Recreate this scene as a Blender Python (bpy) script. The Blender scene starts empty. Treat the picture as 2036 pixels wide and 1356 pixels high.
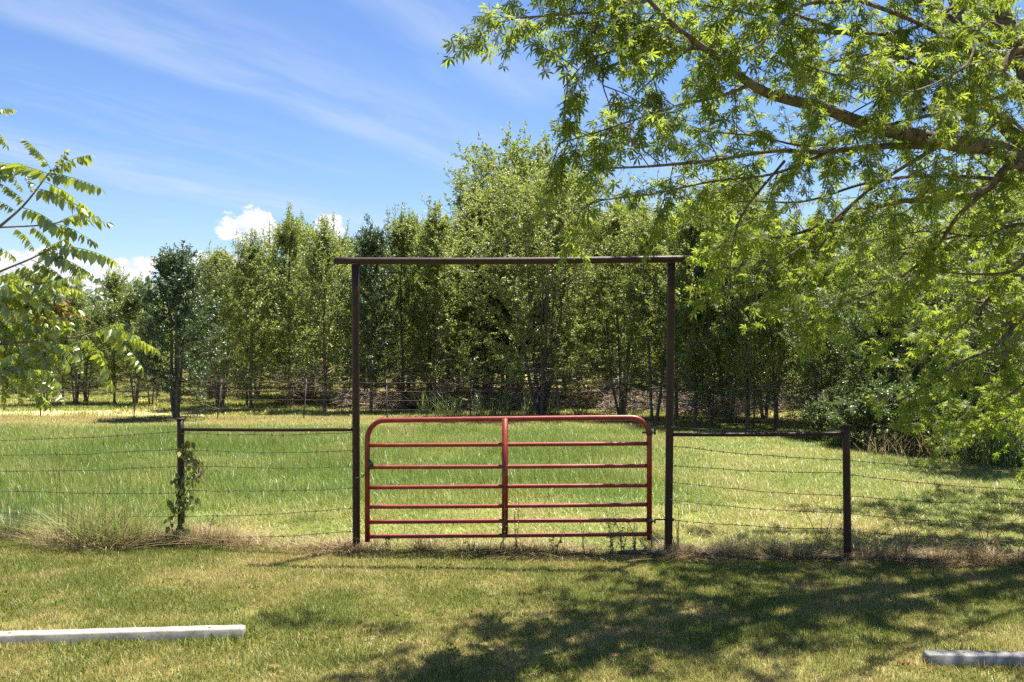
import bpy, math, random
import numpy as np
from mathutils import Vector, Matrix

random.seed(7)
RNG = np.random.default_rng(11)
sc = bpy.context.scene
COL = sc.collection

# ------------------------------------------------------------------ camera
F = 1846.0            # focal length in photograph pixels (2036 wide)
CAMH = 2.27           # eye height above the lawn
cam_d = bpy.data.cameras.new('camera')
cam = bpy.data.objects.new('camera', cam_d)
COL.objects.link(cam)
cam.location = (0, 0, CAMH)
cam.rotation_euler = (math.radians(90), 0, 0)
cam_d.sensor_width = 36.0
cam_d.lens = F / 2036.0 * 36.0
cam_d.clip_end = 5000
sc.camera = cam

# ------------------------------------------------------------------ sun, sky, exposure
SUN = Vector((0.24, 0.245, 1.0)).normalized()
SUN_EL = math.asin(SUN.z)
SUN_AZ = math.atan2(SUN.x, SUN.y)
sun_d = bpy.data.lights.new('sun', 'SUN')
sun_d.energy = 4.4
sun_d.angle = math.radians(0.55)
sun_d.color = (1.0, 0.95, 0.86)
sun = bpy.data.objects.new('sun', sun_d)
COL.objects.link(sun)
sun.location = (20, 12, 40)
sun.rotation_euler = SUN.to_track_quat('Z', 'Y').to_euler()

SKY_STRENGTH = 0.056
EXPOSURE = 1.88
sc.view_settings.view_transform = 'Standard'
sc.view_settings.look = 'None'
sc.view_settings.gamma = 1.0
sc.view_settings.use_curve_mapping = False
sc.view_settings.exposure = EXPOSURE
try:
    sc.cycles.use_denoising = False
    sc.cycles.use_adaptive_sampling = True
    sc.cycles.adaptive_threshold = 0.015
    sc.cycles.max_bounces = 6
    sc.cycles.diffuse_bounces = 4
    sc.cycles.glossy_bounces = 1
    sc.cycles.transmission_bounces = 2
    sc.cycles.transparent_max_bounces = 4
    sc.cycles.caustics_reflective = False
    sc.cycles.caustics_refractive = False
    sc.cycles.sample_clamp_indirect = 4.0
except Exception:
    pass


class NG:
    """small helper to write node graphs"""
    def __init__(self, tree):
        self.t = tree
        self.n = tree.nodes
        self.l = tree.links

    def node(self, kind, **kw):
        x = self.n.new(kind)
        for k, v in kw.items():
            setattr(x, k, v)
        return x

    def put(self, sock, v):
        if hasattr(v, 'is_linked') or isinstance(v, bpy.types.NodeSocket):
            self.l.new(v, sock)
        else:
            sock.default_value = v

    def math(self, op, a, b=None, c=None, clamp=False):
        x = self.node('ShaderNodeMath', operation=op)
        x.use_clamp = clamp
        self.put(x.inputs[0], a)
        if b is not None:
            self.put(x.inputs[1], b)
        if c is not None:
            self.put(x.inputs[2], c)
        return x.outputs[0]

    def mix(self, f, a, b):
        x = self.node('ShaderNodeMix', data_type='RGBA')
        self.put(x.inputs['Factor'], f)
        self.put(x.inputs[6], a)
        self.put(x.inputs[7], b)
        return x.outputs[2]

    def noise(self, vec, scale, detail=4.0, rough=0.55, dist=0.0):
        x = self.node('ShaderNodeTexNoise')
        if vec is not None:
            self.l.new(vec, x.inputs['Vector'])
        x.inputs['Scale'].default_value = scale
        x.inputs['Detail'].default_value = detail
        x.inputs['Roughness'].default_value = rough
        x.inputs['Distortion'].default_value = dist
        return x.outputs['Fac']

    def ramp(self, f, stops, interp='LINEAR'):
        x = self.node('ShaderNodeValToRGB')
        cr = x.color_ramp
        cr.interpolation = interp
        while len(cr.elements) < len(stops):
            cr.elements.new(0.5)
        for e, (p, c) in zip(cr.elements, stops):
            e.position = p
            e.color = (*c, 1.0) if len(c) == 3 else c
        self.l.new(f, x.inputs[0])
        return x.outputs[0]

    def smooth(self, v, a, b):
        x = self.node('ShaderNodeMapRange', interpolation_type='SMOOTHSTEP')
        self.put(x.inputs['Value'], v)
        self.put(x.inputs['From Min'], a)
        self.put(x.inputs['From Max'], b)
        return x.outputs[0]

    def combine(self, x, y, z):
        c = self.node('ShaderNodeCombineXYZ')
        self.put(c.inputs[0], x)
        self.put(c.inputs[1], y)
        self.put(c.inputs[2], z)
        return c.outputs[0]


def build_world():
    w = bpy.data.worlds.new('World')
    sc.world = w
    w.use_nodes = True
    g = NG(w.node_tree)
    g.n.clear()
    out = g.node('ShaderNodeOutputWorld')
    bg = g.node('ShaderNodeBackground')
    sky = g.node('ShaderNodeTexSky', sky_type='NISHITA')
    sky.sun_disc = False
    sky.sun_elevation = SUN_EL
    sky.sun_rotation = SUN_AZ
    sky.altitude = 100
    sky.air_density = 1.0
    sky.dust_density = 0.3
    sky.ozone_density = 3.0
    tc = g.node('ShaderNodeTexCoord')
    sep = g.node('ShaderNodeSeparateXYZ')
    g.l.new(tc.outputs['Generated'], sep.inputs[0])
    x, y, z = sep.outputs
    zc = g.math('MAXIMUM', z, 0.03)
    # cirrus: a flat layer high overhead, streaks run along u
    px = g.math('DIVIDE', x, zc)
    py = g.math('DIVIDE', y, zc)
    u = g.math('ADD', g.math('MULTIPLY', px, 0.427), g.math('MULTIPLY', py, 0.904))
    v = g.math('SUBTRACT', g.math('MULTIPLY', px, 0.904), g.math('MULTIPLY', py, 0.427))
    warp = g.noise(g.combine(g.math('MULTIPLY', u, 0.55), g.math('MULTIPLY', v, 0.8), 3.0), 1.0, 3)
    vw = g.math('ADD', v, g.math('MULTIPLY', g.math('SUBTRACT', warp, 0.5), 0.55))
    fine = g.noise(g.combine(g.math('MULTIPLY', u, 0.9), g.math('MULTIPLY', vw, 3.2), 0.0), 1.3, 7, 0.62)
    broad = g.noise(g.combine(g.math('MULTIPLY', u, 0.35), g.math('MULTIPLY', v, 0.7), 9.0), 1.0, 3)

    def band(c, w1, w2):
        # sharper on one side (w1), feathered on the other (w2)
        a = g.smooth(vw, c - w1, c)
        b = g.smooth(vw, c + w2, c)
        return g.math('MULTIPLY', a, b)
    b1 = g.math('MULTIPLY', band(-2.50, 0.22, 1.0), 0.52)
    b2 = g.math('MULTIPLY', band(-4.55, 0.5, 0.9), 0.65)
    b3 = g.math('MULTIPLY', band(-1.45, 0.28, 0.45), g.smooth(broad, 0.34, 0.58))
    bands = g.math('MAXIMUM', g.math('MAXIMUM', b1, b2), g.math('MULTIPLY', b3, 0.6))
    wisp = g.math('MULTIPLY', g.smooth(fine, 0.28, 0.72), 0.85)
    cir = g.math('MULTIPLY', bands, g.math('ADD', g.math('MULTIPLY', wisp, 0.9), 0.22))
    veil = g.math('MULTIPLY', g.smooth(broad, 0.40, 0.70), g.math('MULTIPLY', g.smooth(fine, 0.35, 0.75), 0.26))
    cir = g.math('MAXIMUM', cir, veil)
    cir = g.math('MULTIPLY', cir, g.smooth(z, 0.02, 0.12))
    # fair weather cumulus low over the horizon
    az = g.math('ARCTAN2', x, y)
    el = g.math('ARCSINE', z)
    cv = g.combine(g.math('MULTIPLY', az, 1.0), g.math('MULTIPLY', el, 1.35), 0.0)
    lump = g.noise(cv, 44.0, 8, 0.62)
    big = g.noise(cv, 5.5, 2, 0.5)
    gen = g.math('MULTIPLY', g.smooth(big, 0.50, 0.68), g.smooth(el, 0.135, 0.05))

    def blob(ca, ce, ra, re):
        da = g.math('DIVIDE', g.math('SUBTRACT', az, ca), ra)
        de = g.math('DIVIDE', g.math('SUBTRACT', el, ce), re)
        r2 = g.math('ADD', g.math('MULTIPLY', da, da), g.math('MULTIPLY', de, de))
        return g.math('SUBTRACT', 1.0, r2)
    acc = None
    for (bx, by, rx, ry) in [(492, 450, 60, 36), (545, 470, 50, 34), (655, 452, 34, 28), (262, 535, 50, 24),
                             (75, 525, 100, 34), (175, 552, 80, 30), (420, 525, 120, 30)]:
        ca = math.atan2(bx - 1018, F)
        ce = math.atan2(678 - by, math.hypot(F, bx - 1018))
        bb = blob(ca, ce, rx / F, ry / F)
        acc = bb if acc is None else g.math('MAXIMUM', acc, bb)
    acc = g.math('MAXIMUM', acc, g.math('SUBTRACT', g.math('MULTIPLY', gen, 1.6), 1.0))
    dens = g.math('ADD', acc, g.math('MULTIPLY', g.math('SUBTRACT', lump, 0.5), 3.6))
    cum = g.math('MULTIPLY', g.smooth(dens, 0.05, 0.5), g.smooth(z, -0.01, 0.03))
    shade = g.smooth(lump, 0.34, 0.62)
    K = 1.74 / SKY_STRENGTH / 2 ** EXPOSURE
    cum_col = g.mix(shade, (0.50 * K, 0.54 * K, 0.60 * K, 1), (0.66 * K, 0.66 * K, 0.67 * K, 1))
    hs = g.node('ShaderNodeHueSaturation')
    hs.inputs['Saturation'].default_value = 1.14
    hs.inputs['Value'].default_value = 0.84
    g.l.new(sky.outputs[0], hs.inputs['Color'])
    tint = g.node('ShaderNodeVectorMath', operation='MULTIPLY')
    g.l.new(hs.outputs[0], tint.inputs[0])
    tint.inputs[1].default_value = (0.93, 0.91, 1.02)
    c1 = g.mix(g.math('MULTIPLY', cir, 0.85, clamp=True), tint.outputs[0], (0.42 * K, 0.48 * K, 0.60 * K, 1))
    c2 = g.mix(cum, c1, cum_col)
    g.l.new(c2, bg.inputs[0])
    bg.inputs[1].default_value = SKY_STRENGTH
    g.l.new(bg.outputs[0], out.inputs[0])


build_world()

# ------------------------------------------------------------------ helpers: places
def P(px, py, Y):
    """point of the place seen at photograph pixel (px, py) at distance Y"""
    return np.array([(px - 1018.0) / F * Y, Y, CAMH - (py - 678.0) / F * Y])


def GY(py):
    return F * CAMH / (py - 678.0)


def G(px, py):
    Y = GY(py)
    return np.array([(px - 1018.0) / F * Y, Y, 0.0])


# ------------------------------------------------------------------ helpers: meshes
def mesh_np(name, verts, quads=None, tris=None, mat=None, attrs=None, smooth=False):
    me = bpy.data.meshes.new(name)
    verts = np.asarray(verts, dtype=np.float32).reshape(-1, 3)
    q = np.zeros((0, 4), int) if quads is None or len(quads) == 0 else np.asarray(quads, int).reshape(-1, 4)
    t = np.zeros((0, 3), int) if tris is None or len(tris) == 0 else np.asarray(tris, int).reshape(-1, 3)
    me.vertices.add(len(verts))
    me.vertices.foreach_set('co', verts.ravel())
    nl = q.size + t.size
    me.loops.add(nl)
    me.loops.foreach_set('vertex_index', np.concatenate([q.ravel(), t.ravel()]).astype(np.int32))
    npoly = len(q) + len(t)
    me.polygons.add(npoly)
    starts = np.concatenate([np.arange(len(q)) * 4, len(q) * 4 + np.arange(len(t)) * 3]).astype(np.int32)
    me.polygons.foreach_set('loop_start', starts)
    if smooth:
        me.polygons.foreach_set('use_smooth', np.ones(npoly, dtype=bool))
    if attrs:
        for k, a in attrs.items():
            at = me.attributes.new(k, 'FLOAT', 'POINT')
            at.data.foreach_set('value', np.asarray(a, dtype=np.float32))
    me.update(calc_edges=True)
    if mat is not None:
        me.materials.append(mat)
    return me


class Geo:
    def __init__(self):
        self.v, self.q, self.t, self.a = [], [], [], []
        self.n = 0

    def add(self, v, q=None, t=None, a=0.0):
        v = np.asarray(v, float).reshape(-1, 3)
        self.v.append(v)
        self.a.append(np.broadcast_to(np.asarray(a, float), (len(v),)))
        if q is not None and len(q):
            self.q.append(np.asarray(q, int) + self.n)
        if t is not None and len(t):
            self.t.append(np.asarray(t, int) + self.n)
        self.n += len(v)

    def tube(self, path, radii, k=8, caps=True, a=0.0):
        path = np.asarray(path, float)
        m = len(path)
        radii = np.broadcast_to(np.asarray(radii, float), (m,))
        tan = np.gradient(path, axis=0)
        tan /= np.linalg.norm(tan, axis=1)[:, None] + 1e-12
        ref = np.array([0, 0, 1.0]) if abs(tan[0, 2]) < 0.9 else np.array([1.0, 0, 0])
        n0 = np.cross(tan[0], ref)
        n0 /= np.linalg.norm(n0)
        ang = np.arange(k) * 2 * math.pi / k
        ca, sa = np.cos(ang), np.sin(ang)
        V = np.empty((m, k, 3))
        nn = n0
        for i in range(m):
            nn = nn - tan[i] * nn.dot(tan[i])
            nn /= np.linalg.norm(nn) + 1e-12
            bb = np.cross(tan[i], nn)
            V[i] = path[i] + radii[i] * (ca[:, None] * nn + sa[:, None] * bb)
        idx = np.arange(m * k).reshape(m, k)
        a0 = idx[:-1]
        a1 = np.roll(a0, -1, axis=1)
        b0 = idx[1:]
        b1 = np.roll(b0, -1, axis=1)
        Q = np.stack([a0, a1, b1, b0], -1).reshape(-1, 4)
        V = V.reshape(-1, 3)
        T = None
        if caps:
            V = np.vstack([V, path[0], path[-1]])
            c0, c1 = m * k, m * k + 1
            i0 = idx[0]
            i1 = idx[-1]
            T = np.vstack([np.stack([np.full(k, c0), np.roll(i0, -1), i0], -1),
                           np.stack([np.full(k, c1), i1, np.roll(i1, -1)], -1)])
        self.add(V, Q, T, a)

    def box(self, c, sx, sy, sz, rz=0.0):
        s = np.array([[x, y, z] for x in (-.5, .5) for y in (-.5, .5) for z in (-.5, .5)]) * [sx, sy, sz]
        R = np.array([[math.cos(rz), -math.sin(rz), 0], [math.sin(rz), math.cos(rz), 0], [0, 0, 1]])
        v = s @ R.T + np.asarray(c)
        q = [[0, 1, 3, 2], [4, 6, 7, 5], [0, 4, 5, 1], [2, 3, 7, 6], [0, 2, 6, 4], [1, 5, 7, 3]]
        self.add(v, q)

    def mesh(self, name, mat, smooth=False, attr='rnd'):
        v = np.vstack(self.v)
        q = np.vstack(self.q) if self.q else None
        t = np.vstack(self.t) if self.t else None
        return mesh_np(name, v, q, t, mat, {attr: np.concatenate(self.a)}, smooth)


def link(o):
    COL.objects.link(o)
    return o


def obj(name, me, parent=None, loc=None, kind=None):
    o = bpy.data.objects.new(name, me)
    COL.objects.link(o)
    if parent is not None:
        o.parent = parent
    if loc is not None:
        o.location = loc
    if kind:
        o['kind'] = kind
    return o


def tag(o, label, cat, group=None, kind=None):
    o['label'] = label
    o['category'] = cat
    if group:
        o['group'] = group
    if kind:
        o['kind'] = kind
    return o


def thing(name, label, cat, loc=(0, 0, 0), rz=0.0, group=None, scale=1.0):
    e = bpy.data.objects.new(name, None)
    e.empty_display_size = 0.2
    COL.objects.link(e)
    e.location = loc
    e.rotation_euler = (0, 0, rz)
    e.scale = (scale, scale, scale) if not hasattr(scale, '__len__') else scale
    tag(e, label, cat, group)
    return e


def unit(a):
    a = np.asarray(a, float)
    return a / (np.linalg.norm(a, axis=-1, keepdims=True) + 1e-12)


def curve(pts, n):
    """Catmull-Rom through the points, n samples"""
    p = np.asarray(pts, float)
    if len(p) == 2:
        t = np.linspace(0, 1, n)[:, None]
        return p[0] * (1 - t) + p[1] * t
    pp = np.vstack([2 * p[0] - p[1], p, 2 * p[-1] - p[-2]])
    m = len(p) - 1
    ts = np.linspace(0, m, n)
    out = []
    for s in ts:
        i = min(int(s), m - 1)
        f = s - i
        a, b, c, d = pp[i], pp[i + 1], pp[i + 2], pp[i + 3]
        out.append(0.5 * (2 * b + (c - a) * f + (2 * a - 5 * b + 4 * c - d) * f * f + (3 * b - a - 3 * c + d) * f ** 3))
    return np.array(out)


def vnoise(x, y, cell, seed):
    """smooth value noise 0..1 on the plane"""
    r = np.random.default_rng(seed).random((257, 257))
    gx = np.asarray(x) / cell + 1000.0
    gy = np.asarray(y) / cell + 1000.0
    i = np.floor(gx).astype(int)
    j = np.floor(gy).astype(int)
    fx = gx - i
    fy = gy - j
    fx = fx * fx * (3 - 2 * fx)
    fy = fy * fy * (3 - 2 * fy)
    i0, i1, j0, j1 = i % 257, (i + 1) % 257, j % 257, (j + 1) % 257
    return (r[i0, j0] * (1 - fx) + r[i1, j0] * fx) * (1 - fy) + (r[i0, j1] * (1 - fx) + r[i1, j1] * fx) * fy


# ------------------------------------------------------------------ materials
def new_mat(name):
    m = bpy.data.materials.new(name)
    m.use_nodes = True
    g = NG(m.node_tree)
    g.n.clear()
    out = g.node('ShaderNodeOutputMaterial')
    return m, g, out


def leaf_mat(name, ca, cb, trans, tmix=0.42, gloss=0.10, rough=0.35, per_obj=0.35, yellow=None):
    """leaf: diffuse + light through the blade + waxy shine; ca..cb spread over single leaves"""
    m, g, out = new_mat(name)
    at = g.node('ShaderNodeAttribute', attribute_name='rnd')
    oi = g.node('ShaderNodeObjectInfo')
    f = g.math('ADD', g.math('MULTIPLY', at.outputs['Fac'], 1.0 - per_obj), g.math('MULTIPLY', oi.outputs['Random'], per_obj))
    stops = [(0.0, ca), (0.85, cb)]
    if yellow:
        stops.append((0.97, yellow))
    col = g.ramp(f, stops)
    tcol = g.mix(0.6, col, (*trans, 1))
    d = g.node('ShaderNodeBsdfDiffuse')
    g.l.new(col, d.inputs[0])
    t = g.node('ShaderNodeBsdfTranslucent')
    g.l.new(tcol, t.inputs[0])
    mx = g.node('ShaderNodeMixShader')
    mx.inputs[0].default_value = tmix
    g.l.new(d.outputs[0], mx.inputs[1])
    g.l.new(t.outputs[0], mx.inputs[2])
    gl = g.node('ShaderNodeBsdfGlossy')
    gl.inputs['Roughness'].default_value = rough
    gl.inputs['Color'].default_value = (1, 1, 1, 1)
    m2 = g.node('ShaderNodeMixShader')
    m2.inputs[0].default_value = gloss
    g.l.new(mx.outputs[0], m2.inputs[1])
    g.l.new(gl.outputs[0], m2.inputs[2])
    g.l.new(m2.outputs[0], out.inputs[0])
    return m


def blade_mat(name, stops, trans=0.4, gloss=0.06, rough=0.4):
    """grass blade; the tuft's own dryness (tint) and the blade's (rnd) choose the colour"""
    m, g, out = new_mat(name)
    at = g.node('ShaderNodeAttribute', attribute_name='rnd')
    ti = g.node('ShaderNodeAttribute', attribute_name='tint', attribute_type='INSTANCER')
    f = g.math('ADD', ti.outputs['Fac'], g.math('MULTIPLY', g.math('SUBTRACT', at.outputs['Fac'], 0.5), 0.75), clamp=True)
    col = g.ramp(f, stops)
    d = g.node('ShaderNodeBsdfDiffuse')
    t = g.node('ShaderNodeBsdfTranslucent')
    g.l.new(col, d.inputs[0])
    g.l.new(col, t.inputs[0])
    mx = g.node('ShaderNodeMixShader')
    mx.inputs[0].default_value = trans
    g.l.new(d.outputs[0], mx.inputs[1])
    g.l.new(t.outputs[0], mx.inputs[2])
    gl = g.node('ShaderNodeBsdfGlossy')
    gl.inputs['Roughness'].default_value = rough
    m2 = g.node('ShaderNodeMixShader')
    m2.inputs[0].default_value = gloss
    g.l.new(mx.outputs[0], m2.inputs[1])
    g.l.new(gl.outputs[0], m2.inputs[2])
    g.l.new(m2.outputs[0], out.inputs[0])
    return m


def solid_mat(name, ca, cb, scale=20.0, rough=0.7, spec=0.3, bump=0.3, detail=6.0, lo=0.35, hi=0.65, stretch=None,
              third=None, metallic=0.0, spots=None):
    m, g, out = new_mat(name)
    tc = g.node('ShaderNodeTexCoord')
    vec = tc.outputs['Object']
    if stretch:
        mp = g.node('ShaderNodeMapping')
        mp.inputs['Scale'].default_value = stretch
        g.l.new(vec, mp.inputs[0])
        vec = mp.outputs[0]
    n = g.noise(vec, scale, detail, 0.6)
    stops = [(lo, ca), (hi, cb)]
    if third:
        stops.append((min(hi + 0.12, 1.0), third))
    col = g.ramp(n, stops)
    n2 = g.noise(vec, scale * 6, 4, 0.6)
    for (sp_scale, sp_lo, sp_hi, sp_col) in spots or ():
        sn = g.noise(vec, sp_scale, 5, 0.65)
        col = g.mix(g.smooth(sn, sp_lo, sp_hi), col, (*sp_col, 1))
    p = g.node('ShaderNodeBsdfPrincipled')
    g.l.new(col, p.inputs['Base Color'])
    p.inputs['Roughness'].default_value = rough
    p.inputs['Specular IOR Level'].default_value = spec
    p.inputs['Metallic'].default_value = metallic
    if bump:
        b = g.node('ShaderNodeBump')
        b.inputs['Strength'].default_value = bump
        b.inputs['Distance'].default_value = 0.01
        g.l.new(g.math('ADD', n, g.math('MULTIPLY', n2, 0.5)), b.inputs['Height'])
        g.l.new(b.outputs[0], p.inputs['Normal'])
    g.l.new(p.outputs[0], out.inputs[0])
    return m


M = {}
M['rust'] = solid_mat('rusty_pipe', (0.022, 0.011, 0.008), (0.045, 0.020, 0.012), 14, 0.50, 0.28, 0.35, third=(0.08, 0.036, 0.018), spots=[(30, .64, .76, (0.11, 0.048, 0.022)), (5, .55, .75, (0.026, 0.014, 0.011))])
M['red'] = solid_mat('red_gate_paint', (0.17, 0.017, 0.013), (0.25, 0.028, 0.020), 9, 0.42, 0.4, 0.2, lo=0.3, hi=0.6, third=(0.20, 0.07, 0.045), spots=[(26, .62, .68, (0.075, 0.035, 0.025)), (4, .52, .75, (0.23, 0.07, 0.055)), (60, .66, .72, (0.30, 0.16, 0.13))])
M['steel'] = solid_mat('dark_weathered_steel', (0.035, 0.026, 0.020), (0.09, 0.06, 0.045), 30, 0.55, 0.5, 0.2)
M['wire'] = solid_mat('weathered_wire', (0.035, 0.028, 0.022), (0.10, 0.075, 0.055), 25, 0.6, 0.4, 0.0)
M['concrete'] = solid_mat('cast_concrete', (0.22, 0.205, 0.175), (0.29, 0.27, 0.235), 7, 0.85, 0.2, 0.25, third=(0.32, 0.30, 0.26), spots=[(22, .58, .72, (0.14, 0.12, 0.095)), (4, .54, .75, (0.17, 0.15, 0.115)), (70, .62, .70, (0.10, 0.09, 0.07))])
M['concrete_b'] = solid_mat('stained_concrete', (0.18, 0.17, 0.155), (0.27, 0.26, 0.24), 6, 0.85, 0.2, 0.3, third=(0.37, 0.355, 0.33), spots=[(18, .58, .72, (0.15, 0.135, 0.115)), (70, .64, .72, (0.12, 0.11, 0.09))])
M['edging'] = solid_mat('black_edging', (0.03, 0.028, 0.026), (0.12, 0.11, 0.10), 12, 0.8, 0.2, 0.3)
M['bark'] = solid_mat('grey_bark', (0.085, 0.068, 0.050), (0.21, 0.175, 0.135), 9, 0.9, 0.1, 0.8, stretch=(3, 3, 0.7))
M['bark_maple'] = solid_mat('maple_bark', (0.060, 0.047, 0.036), (0.20, 0.165, 0.13), 9, 0.9, 0.1, 1.0, stretch=(1.6, 1.6, 1.6))
M['twig'] = solid_mat('dead_twig_bark', (0.15, 0.115, 0.085), (0.38, 0.32, 0.26), 5, 0.9, 0.1, 0.0)
M['brush'] = solid_mat('old_brush', (0.11, 0.08, 0.058), (0.28, 0.22, 0.165), 5, 0.9, 0.1, 0.0)
M['greenstem'] = solid_mat('green_stem', (0.10, 0.11, 0.035), (0.20, 0.16, 0.07), 12, 0.7, 0.2, 0.0)
M['drystem'] = solid_mat('dry_stem', (0.16, 0.095, 0.05), (0.30, 0.20, 0.11), 14, 0.8, 0.1, 0.0)
M['deadleaf'] = leaf_mat('dead_leaf', (0.16, 0.075, 0.03), (0.30, 0.15, 0.06), (0.3, 0.13, 0.04), 0.3, 0.03, 0.6)

M['pear'] = leaf_mat('pear_leaf', (0.068, 0.116, 0.024), (0.215, 0.250, 0.062), (0.48, 0.56, 0.09), 0.46, 0.042, 0.42, 0.5, yellow=(0.26, 0.24, 0.07))
M['pear_dark'] = leaf_mat('dark_pear_leaf', (0.022, 0.056, 0.018), (0.062, 0.110, 0.034), (0.13, 0.22, 0.05), 0.32, 0.06, 0.45, 0.2)
M['broad'] = leaf_mat('willow_leaf', (0.066, 0.120, 0.024), (0.170, 0.220, 0.048), (0.46, 0.54, 0.08), 0.46, 0.03, 0.48, 0.2)
M['maple'] = leaf_mat('maple_leaf', (0.048, 0.094, 0.014), (0.140, 0.185, 0.028), (0.50, 0.61, 0.06), 0.50, 0.018, 0.5, 0.0, yellow=(0.28, 0.26, 0.04))
M['walnut'] = leaf_mat('compound_leaf', (0.095, 0.155, 0.016), (0.19, 0.24, 0.03), (0.50, 0.56, 0.04), 0.48, 0.07, 0.35, 0.6)
M['shrub'] = leaf_mat('shrub_leaf', (0.042, 0.082, 0.022), (0.115, 0.165, 0.042), (0.24, 0.33, 0.05), 0.40, 0.05, 0.42, 0.25)
M['weed'] = leaf_mat('weed_leaf', (0.05, 0.085, 0.028), (0.11, 0.15, 0.05), (0.2, 0.26, 0.06), 0.35, 0.07, 0.4, 0.2)
M['weed_pale'] = leaf_mat('pale_weed_leaf', (0.12, 0.18, 0.05), (0.22, 0.27, 0.09), (0.3, 0.38, 0.08), 0.4, 0.06, 0.4, 0.2)
M['vine'] = leaf_mat('vine_leaf', (0.055, 0.10, 0.02), (0.17, 0.20, 0.03), (0.34, 0.36, 0.04), 0.4, 0.03, 0.5, 0.7, yellow=(0.34, 0.25, 0.05))
M['vine_old'] = leaf_mat('browned_vine_leaf', (0.20, 0.13, 0.06), (0.30, 0.18, 0.10), (0.32, 0.18, 0.06), 0.35, 0.06, 0.5, 0.5)
M['far'] = leaf_mat('far_wood_leaf', (0.05, 0.085, 0.03), (0.11, 0.15, 0.05), (0.16, 0.22, 0.05), 0.35, 0.06, 0.5, 0.2)

M['lawn'] = blade_mat('lawn_blade', [(0.0, (0.145, 0.185, 0.032)), (0.35, (0.270, 0.270, 0.062)), (0.62, (0.430, 0.355, 0.125)),
                                     (0.85, (0.52, 0.39, 0.19)), (1.0, (0.27, 0.17, 0.095))], 0.40, 0.025, 0.5)
M['field'] = blade_mat('field_blade', [(0.0, (0.160, 0.240, 0.045)), (0.35, (0.270, 0.320, 0.075)), (0.65, (0.400, 0.365, 0.115)),
                                       (0.9, (0.46, 0.35, 0.15)), (1.0, (0.34, 0.22, 0.11))], 0.44, 0.032, 0.40)
M['straw'] = blade_mat('straw_blade', [(0.0, (0.17, 0.18, 0.045)), (0.3, (0.33, 0.25, 0.11)), (0.7, (0.46, 0.34, 0.20)),
                                       (1.0, (0.23, 0.155, 0.085))], 0.3, 0.03, 0.5)


def ground_mat():
    m, g, out = new_mat('ground_turf')
    ge = g.node('ShaderNodeNewGeometry')
    sep = g.node('ShaderNodeSeparateXYZ')
    g.l.new(ge.outputs['Position'], sep.inputs[0])
    X, Y, Z = sep.outputs
    pos = ge.outputs['Position']
    n1 = g.noise(pos, 0.55, 5, 0.6)
    n2 = g.noise(pos, 5.0, 6, 0.65)
    n3 = g.noise(pos, 38.0, 4, 0.7)
    mixn = g.math('ADD', g.math('MULTIPLY', n1, 0.45), g.math('ADD', g.math('MULTIPLY', n2, 0.3), g.math('MULTIPLY', n3, 0.25)))
    lawn = g.ramp(mixn, [(0.36, (0.080, 0.095, 0.025)), (0.48, (0.17, 0.165, 0.05)), (0.60, (0.28, 0.22, 0.095)), (0.70, (0.20, 0.135, 0.075))])
    field = g.ramp(mixn, [(0.36, (0.11, 0.16, 0.03)), (0.50, (0.20, 0.23, 0.05)), (0.62, (0.30, 0.26, 0.085)), (0.72, (0.32, 0.24, 0.11))])
    far = g.ramp(mixn, [(0.36, (0.18, 0.20, 0.04)), (0.50, (0.28, 0.26, 0.065)), (0.64, (0.37, 0.30, 0.11)), (0.72, (0.32, 0.25, 0.13))])
    litter = g.ramp(mixn, [(0.36, (0.10, 0.075, 0.035)), (0.50, (0.22, 0.16, 0.08)), (0.64, (0.33, 0.24, 0.13))])
    wob = g.math('MULTIPLY', g.math('SUBTRACT', n1, 0.5), 3.0)
    Yw = g.math('ADD', Y, wob)
    c = g.mix(g.smooth(Yw, 9.5, 11.0), lawn, field)
    c = g.mix(g.smooth(Yw, 23.5, 26.0), c, far)
    # leaf litter under the tree rows
    lit = g.math('MULTIPLY', g.smooth(Yw, 28.0, 30.5), g.smooth(g.math('ADD', X, wob), -8.5, -4.0))
    lit = g.math('MULTIPLY', lit, g.smooth(Yw, 60.0, 48.0))
    c = g.mix(g.math('MULTIPLY', lit, 0.9), c, litter)
    # pale dry strip of the track on the far side of the field
    tr = g.math('MULTIPLY', g.math('MULTIPLY', g.smooth(Yw, 27.2, 28.3), g.smooth(Yw, 31.2, 29.6)), g.smooth(X, -8.2, -11.0))
    c = g.mix(g.math('MULTIPLY', tr, 0.6), c, (0.40, 0.35, 0.21, 1))
    p = g.node('ShaderNodeBsdfPrincipled')
    g.l.new(c, p.inputs['Base Color'])
    p.inputs['Roughness'].default_value = 0.95
    p.inputs['Specular IOR Level'].default_value = 0.1
    b = g.node('ShaderNodeBump')
    b.inputs['Strength'].default_value = 0.8
    b.inputs['Distance'].default_value = 0.03
    g.l.new(g.math('ADD', n2, n3), b.inputs['Height'])
    g.l.new(b.outputs[0], p.inputs['Normal'])
    g.l.new(p.outputs[0], out.inputs[0])
    return m


M['ground'] = ground_mat()

# ------------------------------------------------------------------ ground
gv = np.array([[-900, -60, 0], [900, -60, 0], [900, 1500, 0], [-900, 1500, 0]], float)
ground = obj('ground', mesh_np('ground', gv, [[0, 1, 2, 3]], None, M['ground']))
ground['kind'] = 'structure'
ground['label'] = 'mown lawn and meadow running flat to the tree rows'

# ------------------------------------------------------------------ fence line
PL = np.array([-3.728, 10.476, 0.0])      # outer left post
GL = np.array([-1.690, 10.097, 0.0])      # gate post left
GR = np.array([1.652, 9.837, 0.0])        # gate post right
PR = np.array([3.494, 9.655, 0.0])        # outer right post


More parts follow.
